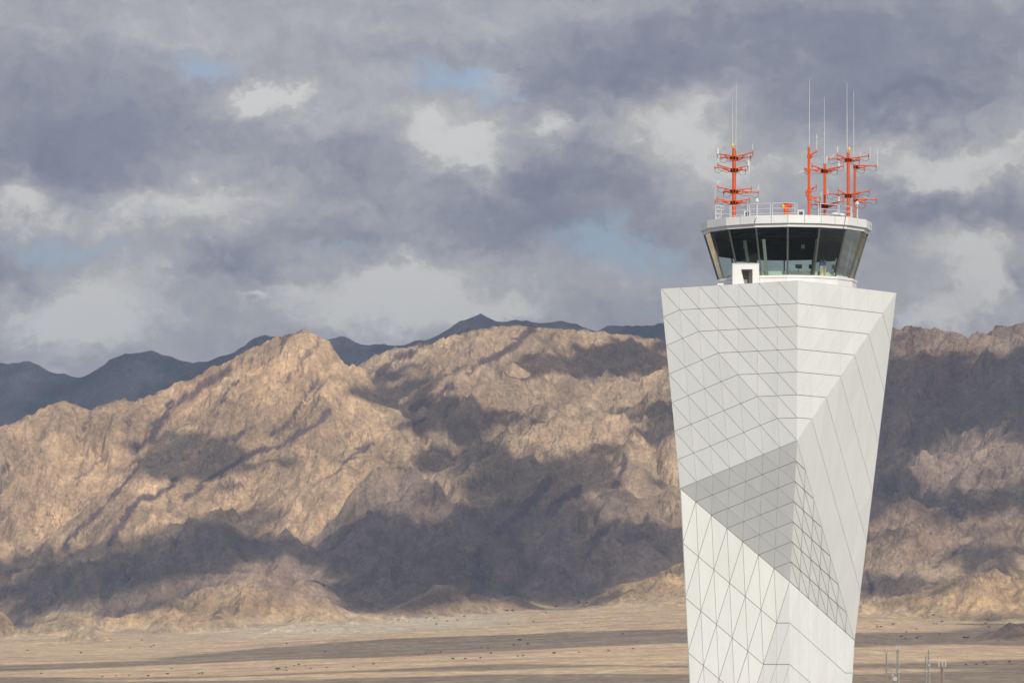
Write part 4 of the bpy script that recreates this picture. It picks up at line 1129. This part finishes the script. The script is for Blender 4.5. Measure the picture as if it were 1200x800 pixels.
def mast(px, D, ytop, rpx, label, arms, whips=(), lamp=None, rods=(), pegs=0):
    zb = 50.17
    base = Vector(((px-600)/F*D, D, zb))
    r = empty('antenna_mast', base, label, 'antenna mast', 'orange antenna masts on the tower roof')
    rr = rpx/F*D
    mb = MB(); top = Q(px, ytop, D)
    mb.tube(base+Vector((0, 0, .0)), top, rr*1.08, rr, 12); mb.tube(base, base+Vector((0, 0, .05)), rr*2.2, n=12)
    for y in [a[0] for a in arms]:
        mb.tube(Q(px, y+2.2, D), Q(px, y-1.4, D), rr*1.35, n=12)
    if pegs:
        pg = mb; h = (top-base).length; n = int(h/.28)
        for i in range(n):
            z = zb+.3+i*.28
            if z > top.z-.1: break
            sgn = 1 if i % 2 else -1
            pg.tube((base.x, D, z), (base.x+sgn*(rr+.13), D-.03, z), .016, n=5, mi=1)
    mb.build('pole', [orange, galv], r, smooth=False)
    sd_ = random.Random(int(px*7))
    for (yp, xe, ye) in arms:
        a = MB(); dy = sd_.uniform(-.5, .5)
        s = 1 if xe > px else -1
        e = Q(xe, ye, D, dy); root = Q(px+s*rpx*.8, yp-1.2, D)
        midp = root.lerp(e, .42)
        a.tube(root, e, .052, .045, 8)
        low = Q(px+s*rpx*.8, yp+2.2, D)
        b1 = root.lerp(e, .30)+Vector((0, 0, -.17))
        a.path([low, b1, root.lerp(e, .62)], .036, 6)
        a.tube(midp, midp+Vector((0, 0, -.16)), .028, n=6)
        a.box(e, (.10, .10, .17)); a.tube(e+Vector((0, 0, -.12)), e+Vector((0, 0, .16)), .034, n=6)
        a.box(Q(px+s*(rpx+1), yp+.5, D), (.14, .16, .30))
        ao = a.build('cross_arm', orange, r)
        cb = MB(); p0 = e+Vector((-s*.05, -.05, -.08)); p1 = e+Vector((-s*.22, -.05, -.42)); p2 = e+Vector((-s*.5, -.05, -.25)); p3 = low
        cb.path([p0, e+Vector((0.02*s, -.05, -.3)), p1, e+Vector((-s*.36, -.05, -.42)), p2, p2.lerp(p3, .5)+Vector((0, 0, -.1)), p3], .014, 5); cb.build('cable', darkm, ao)
    for (xa, ya, xb, yb, rw) in whips:
        wh = MB(); A_ = Q(xa, ya, D); B_ = Q(xb, yb, D); C_ = A_.lerp(B_, .45)
        if abs(xa-px) > 0.5: wh.tube(Q(px, ya+2, D), A_, .03, n=6)
        wh.tube(A_-Vector((0, 0, .25)), A_+Vector((0, 0, .12)), .075, .06, 8)
        wh.tube(A_, C_, .038*rw, .032*rw, 7); wh.tube(C_, C_+Vector((0, 0, .12)), .045*rw, n=7); wh.tube(C_, B_, .028*rw, .016*rw, 7); wh.tube(B_, B_+Vector((0, 0, .1)), .030*rw, .02, 6)
        wh.build('whip_antenna', galv, r)
    for (kind, xa, ya, xb, yb) in rods:
        rd = MB(); A_ = Q(xa, ya, D); B_ = Q(xb, yb, D)
        if kind == 'rod':
            rd.tube(A_, B_, .030, n=7)
        elif kind == 'can':
            rd.tube(A_, B_, .10, n=10); rd.tube(B_, B_+Vector((0, 0, .25)), .02, n=5)
        elif kind == 'tri':     # ground plane aerial: three drooping radials and a stub
            rd.tube(A_, B_, .045, .04, 7)
            for ex, ey in ((-8, 12), (8, 12), (5, -1), (-6, 0)):
                rd.tube(B_+Vector((0, 0, 0)), B_+Vector((ex*.066, .1, -ey*.066)), .020, .012, 5)
        elif kind == 'yagi':
            rd.tube(A_, B_, .018, n=5)
            dv = (B_-A_)
            for k in range(4):
                c_ = A_+dv*(k/3); rd.tube(c_+Vector((0, 0, -.42+.04*k)), c_+Vector((0, 0, .42-.04*k)), .011, n=5)
        elif kind == 'fold':
            rd.tube(A_, B_, .02, n=5)
            for dx in (-.05, .05): rd.tube(B_+Vector((dx, 0, -.22)), B_+Vector((dx, 0, .22)), .012, n=5)
            rd.tube(B_+Vector((-.05, 0, .22)), B_+Vector((.05, 0, .22)), .012, n=5); rd.tube(B_+Vector((-.05, 0, -.22)), B_+Vector((.05, 0, -.22)), .012, n=5)
        rd.build('dipole_antenna', whitesteel if kind != 'yagi' else galv, r)
    if lamp:
        lm = MB(); c_ = Q(lamp[0], lamp[1], D)
        lm.tube(c_-Vector((0, 0, .16)), c_, .09, .12, 10); lm.tube(c_, c_+Vector((0, 0, .16)), .12, .06, 10); lm.tube(Q(px, lamp[1]+3, D), c_-Vector((0, 0, .12)), .03, n=6)
        lm.build('obstruction_light', yellow, r)
    return r


mast(860.3, 366, 174, 2.35, 'tall orange mast with four tiers of arms, standing alone at the left of the roof',
     [(184, 841, 179.5), (185, 882, 178.5), (185.5, 845, 184), (186, 880, 184), (199, 837.5, 197), (199.5, 841.5, 193), (199, 876.5, 194), (199.5, 874, 199),
      (224, 841, 220), (224, 881, 220), (225, 888.5, 226), (224.5, 848, 225), (237, 838, 236), (237.5, 840.5, 233), (237, 878.5, 233), (237.5, 874, 238)],
     [(862.3, 173, 863, 97, 1.0), (858.4, 169, 858.6, 111, 1.0)], (858.6, 170.5),
     [('can', 841, 181, 841, 174), ('yagi', 840, 184, 830, 184), ('rod', 842, 200, 842, 184), ('rod', 882, 181, 882, 169), ('can', 877, 195, 877, 188), ('tri', 878, 202, 878, 190),
      ('tri', 841, 222, 841, 212.5), ('rod', 838, 235, 838, 221), ('rod', 889, 227, 889, 216), ('rod', 842, 196, 842, 191)])
mast(948, 366.5, 173, 1.55, 'slim orange mast with step pegs and short hooked arms, left of the right-hand cluster',
     [(183, 956.5, 178), (199, 943.5, 198), (223, 957, 218), (227, 944.5, 225), (232, 961.5, 231)],
     [(948.2, 172, 948.8, 94.5, 1.05)], None, [('rod', 957, 182, 957, 158), ('can', 957, 162.5, 957, 161), ('rod', 943, 200, 935, 203), ('rod', 962, 232, 962, 225)], pegs=1)
mast(966.6, 369, 192.4, 1.6, 'short orange mast with two tiers of broad arms between its taller neighbours',
     [(200, 952, 193.5), (200.5, 945.5, 199), (200, 988, 195), (200.5, 981, 200), (241, 955, 235), (241, 988, 236), (241.5, 951, 239), (241.5, 981, 241)],
     [(966, 191, 966, 115, 1.0)], None, [('tri', 968, 191, 969, 184), ('can', 983, 197, 983, 190), ('rod', 981.5, 186, 981.5, 172), ('can', 983, 238, 983, 231), ('rod', 973, 186, 978, 181)], pegs=1)
mast(994, 364, 179, 1.75, 'orange mast in the right-hand cluster with a yellow lamp on its top',
     [(187, 1018.5, 182), (187, 981, 182), (187.5, 971, 187), (188, 1007.5, 187.5), (229, 1018.5, 224.5), (229, 982, 222.5), (229.5, 970, 226.5), (229.5, 1006.5, 226)],
     [(992.7, 176, 992.5, 99, 1.05)], (995, 175), [('rod', 981, 185, 981, 172), ('rod', 1019.5, 184, 1019.5, 172), ('rod', 970, 228, 970, 222)])
mast(1001.7, 367.5, 192.4, 1.45, 'rearmost right orange mast with single long arms pointing right',
     [(195, 1027.5, 194), (196, 1013, 197.5), (234.5, 1027.5, 233.5), (235.5, 1014, 238)],
     [(1000.6, 190, 1000.3, 108, 1.0)], None, [('rod', 1028, 195, 1028, 175), ('fold', 1028, 179, 1036, 177.5), ('rod', 1017, 233, 1012, 230), ('rod', 1008, 184, 1008, 178)], pegs=1)

# orange hooded beacon on its short post
bs = empty('beacon', Vector(((921-600)/F*362, 362, 50.17)), 'squat orange beacon with a round side lamp near the middle of the roof rail', 'beacon')
mb = MB(); b0 = Vector(bs.location); mb.tube(b0, b0+Vector((0, 0, 1.28)), .19, .18, 12); mb.tube(b0+Vector((0, 0, 1.28)), b0+Vector((0, 0, 1.36)), .24, .14, 12); mb.build('post', orange, bs)
mb = MB(); mb.tube(b0+Vector((.12, 0, 1.08)), b0+Vector((.46, -.05, 1.08)), .17, .20, 12); mb.tube(b0+Vector((.12, 0, .62)), b0+Vector((.36, -.05, .62)), .1, .1, 10); mb.build('lamp_housing', orange, bs)
mb = MB(); mb.tube(b0+Vector((-.16, -.1, 1.06)), b0+Vector((-.34, -.18, 1.06)), .13, .14, 12); mb.build('lens', yellow, bs)


def roof_thing(name, label, cat, px, py, D, builder, group=None):
    r = empty(name, Vector(((px-600)/F*D, D, 50.17)), label, cat, group)
    builder(r, Vector(r.location)); return r


def unit_box(r, b0):
    mb = MB(); mb.box(b0+Vector((0, 0, .42)), (.5, .4, .56)); mb.box(b0+Vector((0, 0, .72)), (.56, .46, .05)); mb.build('casing', whitesteel, r, bevel=.015)
    mb = MB()
    for s in (-1, 1): mb.box(b0+Vector((s*.18, 0, .07)), (.06, .3, .14))
    mb.build('foot', galv, r)
    mb = MB(); mb.box(b0+Vector((0, -.206, .45)), (.3, .01, .3)); mb.build('grille', darkm, r)


def dish(r, b0):
    mb = MB(); mb.tube(b0, b0+Vector((0, 0, .45)), .05, n=8); mb.build('stem', galv, r)
    mb = MB(); mb.ring([(.02, .62), (.18, .60), (.34, .50), (.40, .40), (.36, .38), (.02, .44)], 16, 0, (b0.x, b0.y), 0, True)
    for v in mb.v: v.z += b0.z
    mb.build('dome', whitesteel, r, smooth=True)


def post_cap(r, b0):
    mb = MB(); mb.tube(b0, b0+Vector((0, 0, 1.55)), .095, n=10); mb.build('post', galv, r)
    mb = MB(); mb.tube(b0+Vector((0, 0, 1.55)), b0+Vector((0, 0, 1.72)), .17, n=12); mb.tube(b0+Vector((0, 0, 1.72)), b0+Vector((0, 0, 1.84)), .10, .06, 10); mb.build('cap', whitesteel, r)


roof_thing('equipment_box', 'white equipment box with a dark grille on the roof right of the left mast', 'equipment box', 875.5, 0, 362.2, unit_box)
roof_thing('equipment_box', 'white equipment box on the roof beside the slim mast with step pegs', 'equipment box', 938.5, 0, 361.6, unit_box)
roof_thing('radome', 'small white dome aerial on the roof rim below the short broad-armed mast', 'aerial', 979, 0, 362.0, dish, 'white dome aerials on the roof')
roof_thing('radome', 'small white dome aerial on the roof rim beside the mast with the yellow lamp', 'aerial', 985.5, 0, 362.6, dish, 'white dome aerials on the roof')
roof_thing('sensor_post', 'grey sensor post with a pale cap between the left mast and the orange beacon', 'sensor post', 887, 0, 363.5, post_cap)
roof_thing('sensor_post', 'grey sensor post with a pale cap at the far right end of the roof', 'sensor post', 1004.5, 0, 365.5, post_cap)

# ================================================================== radio masts on the airfield, bottom right
def lattice(mb, x, y, z0, z1, w0, w1, r, tri=3, seg=None):
    n = max(3, int((z1-z0)/(seg or 1.1)))
    L = []
    for k in range(n+1):
        f_ = k/n; z = z0+(z1-z0)*f_; w = (w0+(w1-w0)*f_)/2
        L.append([Vector((x+w*math.cos(2*math.pi*i/tri+.4)*1.15, y+w*math.sin(2*math.pi*i/tri+.4)*1.15, z)) for i in range(tri)])
    for k in range(n):
        for i in range(tri):
            mb.tube(L[k][i], L[k+1][i], r, n=5)
            mb.tube(L[k][i], L[k+1][(i+1) % tri], r*.6, n=4)
            if k: mb.tube(L[k][i], L[k][(i+1) % tri], r*.6, n=4)


fieldsteel = simple('weathered_steel', (.33, .32, .27), .6, .3, vary=.15, scale=1)
whitefield = simple('white_antenna_casing', (.40, .40, .37), .4)
redfield = simple('faded_red_paint', (.33, .22, .19), .6)


def fmast(px, py, D, label, build):
    x = (px-600)/F*D; zt = CZ+(800-py)/F*D
    r = empty('radio_mast', (x, D, 0), label, 'radio mast', 'radio masts on the airfield')
    build(r, x, D, zt); return r


def mA(r, x, y, zt):
    mb = MB(); mb.tube((x, y, 0), (x, y, zt-.8), .17, .12, 8); mb.build('pole', simple('dark_steel', (.22, .21, .19), .6), r)
    for dx in (-.16, .16):
        mb = MB(); mb.box((x+dx, y-.1, zt-.55), (.17, .12, 1.0)); mb.build('panel_antenna', fieldsteel, r)


def mB(r, x, y, zt):
    mb = MB(); lattice(mb, x, y, 0, zt-.8, .85, .42, .05, 4); mb.build('lattice_tower', fieldsteel, r)
    mb = MB(); mb.box((x, y, zt-.75), (.75, .75, .08)); mb.build('platform', fieldsteel, r)
    for dx in (-.26, .26):
        mb = MB(); mb.box((x+dx, y-.3, zt-.30), (.26, .2, .7)); mb.build('panel_antenna', whitefield, r)
    mb = MB(); mb.box((x+.2, y-.35, zt-4.8), (.3, .2, .4)); mb.build('box_antenna', whitefield, r)


def mC(r, x, y, zt):
    mb = MB(); mb.tube((x, y, 0), (x, y, zt), .09, .06, 7); mb.build('pole', fieldsteel, r)
    mb = MB(); mb.tube((x+.15, y-.15, zt-.5), (x+.15, y+.1, zt-.5), .16, n=12); mb.build('small_dish', whitefield, r)


def mD(r, x, y, zt):
    mb = MB(); mb.tube((x, y, 0), (x, y, zt-.3), .12, .10, 8); mb.build('pole', fieldsteel, r)
    mb = MB(); mb.tube((x+.05, y-.45, zt-.7), (x+.05, y-.1, zt-.7), .42, .46, 20); mb.tube((x+.05, y-.1, zt-.7), (x+.05, y+.1, zt-.7), .46, .15, 20); mb.build('drum_dish', whitefield, r)
    mb = MB(); mb.box((x-.35, y-.1, zt+.0), (.22, .12, .35)); mb.tube((x, y, zt-.1), (x-.35, y-.1, zt-.1), .03, n=5); mb.build('small_antenna', whitefield, r)


def mE(r, x, y, zt):
    mb = MB(); lattice(mb, x, y, 0, zt, 1.1, .3, .045, 3); mb.build('lattice_tower', fieldsteel, r)
    mb = MB(); mb.tube((x+.1, y-.2, zt-1.6), (x+.1, y-.2, zt-.2), .07, n=7); mb.build('rod_antenna', whitefield, r)
    mb = MB(); mb.tube((x, y-.3, zt-3), (x, y-.1, zt-3), .2, n=12); mb.build('small_dish', whitefield, r)


def mF(r, x, y, zt):
    mb = MB(); lattice(mb, x, y, 0, zt-.9, 1.05, .62, .05, 4, .8); mb.build('lattice_tower', redfield, r)
    mb = MB(); mb.tube((x, y, 0), (x, y, zt-.9), .11, n=6); mb.build('cable_duct', fieldsteel, r)
    mb = MB()
    for dx, dy in ((-.62, 0), (0, -.4), (.62, 0)): mb.tube((x, y, zt-.9), (x+dx, y+dy, zt-.9), .04, n=5)
    mb.build('head_frame', fieldsteel, r)
    for dx, dy in ((-.62, 0), (0, -.45), (.62, 0)):
        mb = MB(); mb.box((x+dx, y+dy, zt-.45), (.24, .16, 1.15)); mb.build('panel_antenna', whitefield, r, bevel=.03)


fmast(1038.8, 760, 905, 'thin dark pole mast with a pale forked head, nearest the tower', mA)
fmast(1052.2, 756.5, 890, 'tall pale lattice mast with two square antennas at its head', mB)
fmast(1044.8, 781, 915, 'low thin pole carrying a tiny dish, left of the bright white drum', mC)
fmast(1048.2, 790.5, 880, 'short pole carrying a round bright white drum dish', mD)
fmast(1088.6, 760.5, 900, 'slender three-legged lattice mast, the taller of the close pair', mE)
fmast(1085.2, 768, 925, 'slender three-legged lattice mast, the lower of the close pair', mE)
fmast(1104.2, 774.5, 890, 'reddish lattice mast crowned by three upright white panel antennas', mF)

# ================================================================== acacias dotted over the fans
leaf, lnt, lb_ = new_mat('acacia_leaves'); t = NT(lnt)
lnt.links.new(t.ramp(t.noise(t.n('ShaderNodeTexCoord').outputs['Object'], 3, 3), [(.35, (.030, .036, .022)), (.65, (.062, .066, .038))]), lb_.inputs['Base Color']); lb_.inputs['Roughness'].default_value = .8
bark = simple('acacia_bark', (.09, .07, .055), .9)


def acacia_meshes(seed):
    rd = random.Random(seed)
    mb = MB(); mb.tube((0, 0, -.4), (.1, 0, 1.1), .16, .12, 7)
    tips = []
    for k in range(5):
        a = k*1.26+rd.random(); e = Vector((math.cos(a)*1.2, math.sin(a)*1.2, 2.1+rd.random()*.5)); mb.tube((.1, 0, 1.05), e, .09, .04, 5); tips.append(e)
    lf = MB()
    for k in range(420):
        c_ = rd.choice(tips)+Vector((rd.gauss(0, .62), rd.gauss(0, .62), rd.gauss(0.15, .28)))
        if rd.random() < .25: c_.z -= rd.random()*1.0
        u_ = Vector((rd.gauss(0, 1), rd.gauss(0, 1), rd.gauss(0, .6))).normalized(); v_ = u_.orthogonal().normalized(); s = rd.uniform(.14, .26)
        lf.add([c_+u_*s, c_+v_*s, c_-u_*s, c_-v_*s], [(0, 1, 2, 3)])
    return mb, lf


protos = []
TREES = [(32, 762), (95, 765, 1.3), (152, 759), (166, 750), (177, 758, 1.1), (180, 756), (48, 789, 1.1), (120, 793, 1.2), (136, 792), (151, 791), (174, 792, 1.4), (196, 790, 1.5), (233, 789, 1.1), (237, 789, 1.4), (201, 783),
         (325.5, 785, 2.2), (335.5, 782, 1.1), (336, 785.3), (350, 779, 1.3), (345, 779.5, .9), (358, 779.3, .8), (364, 783.5), (383, 782), (414, 781, 1.1), (437.5, 778.5, 1.5), (491, 767.5), (499, 765), (516, 764), (531, 772.3, 1.6), (545, 772, 1.3), (563, 770.8, 1.2), (575.5, 765), (564, 759), (572, 760),
         (381, 764), (511, 731.5, 1.3), (524, 727.5), (536, 727, 1.1), (544, 722), (479.5, 728), (369, 739, 1.2), (336, 754), (467, 727), (500, 724.5), (509, 724.5, 1.1), (594.5, 716, 1.6), (601, 716, 1.6), (651.4, 711.5, 1.6), (678, 706.5, 1.5), (688, 706.5, 1.2), (649, 765.8, 1.7), (613, 768.3, 1.2), (607, 769), (575, 765.5), (609, 750.5, 1.8), (602, 756, 1.1), (618.5, 754.5, 1.3), (730, 742.5, 1.1), (742, 760, 1.1), (713, 762.3, 1.3), (678.5, 764.5),
         (625, 728.5), (596, 731.5), (640, 718.5, 1.1), (1028, 734.5, 1.2), (1032, 734.5, 1.3), (1046.7, 732, 1.5), (1074, 737), (1061.7, 740.5), (1056.3, 746, 1.3), (1061, 748.3), (1074.5, 747.7, 1.7), (1078.5, 746), (1101, 743), (1130, 748, 1.7), (1134, 748, 1.7), (1094, 730.5), (1097, 731), (1103.7, 728.5, 1.4), (1094, 723, 1.2), (1155, 730.5, 1.2), (1158.7, 735, 1.3), (1132, 779, 1.2), (1144, 778.5, 1.2), (1153, 776.3, 1.3), (1156, 778.5, 1.1), (1183, 775.5, 1.4), (1157.5, 726.5), (1026, 754, .9)]
Dm = np.arange(2000, 6400, 4.0)
for i, tr_ in enumerate(TREES):
    px, py = tr_[:2]; s = tr_[2] if len(tr_) > 2 else 1.0
    gx_ = (px-600)/F*Dm; gz_ = ground_h(gx_, Dm); rz_ = CZ+(800-(py+.6))/F*Dm
    k = np.argmax(gz_ >= rz_)
    if not (gz_ >= rz_).any(): continue
    D = Dm[k]; loc = Vector((gx_[k], D, gz_[k]))
    side = ('left part of the plain' if px < 300 else 'middle of the plain' if px < 800 else 'plain right of the tower')
    zone = 'on the pale fan close to the hills' if D > 4700 else 'out on the open gravel'
    big = s >= 1.5
    lab = f"{'broad dark acacia' if big else 'small dark acacia'} {zone}, {side}"
    if i == 15: lab = 'largest and darkest acacia, low on the sunlit strip left of the centre'
    j = i % 3
    if len(protos) <= j:
        r = empty('acacia_tree', loc, lab, 'tree', lab if i != 15 else 'acacias')
        mb, lf = acacia_meshes(11+j)
        for m2, nm, mm in ((mb, 'trunk', bark), (lf, 'crown', leaf)):
            for q_ in range(len(m2.v)): m2.v[q_] = m2.v[q_]+Vector(loc)
            m2.build(nm, mm, r)
        protos.append(r)
    else:
        src = protos[j]
        r = src.copy(); COL.objects.link(r); r.location = loc
        for ch in list(src.children):
            c2 = ch.copy(); COL.objects.link(c2); c2.parent = r
    r['label'] = lab; r['category'] = 'tree'; r['group'] = 'small acacias scattered over the plain'
    sc_ = s*(D/4300)*.47; r.scale = (sc_*1.05, sc_*1.05, sc_*.9); r.rotation_euler[2] = i*2.1
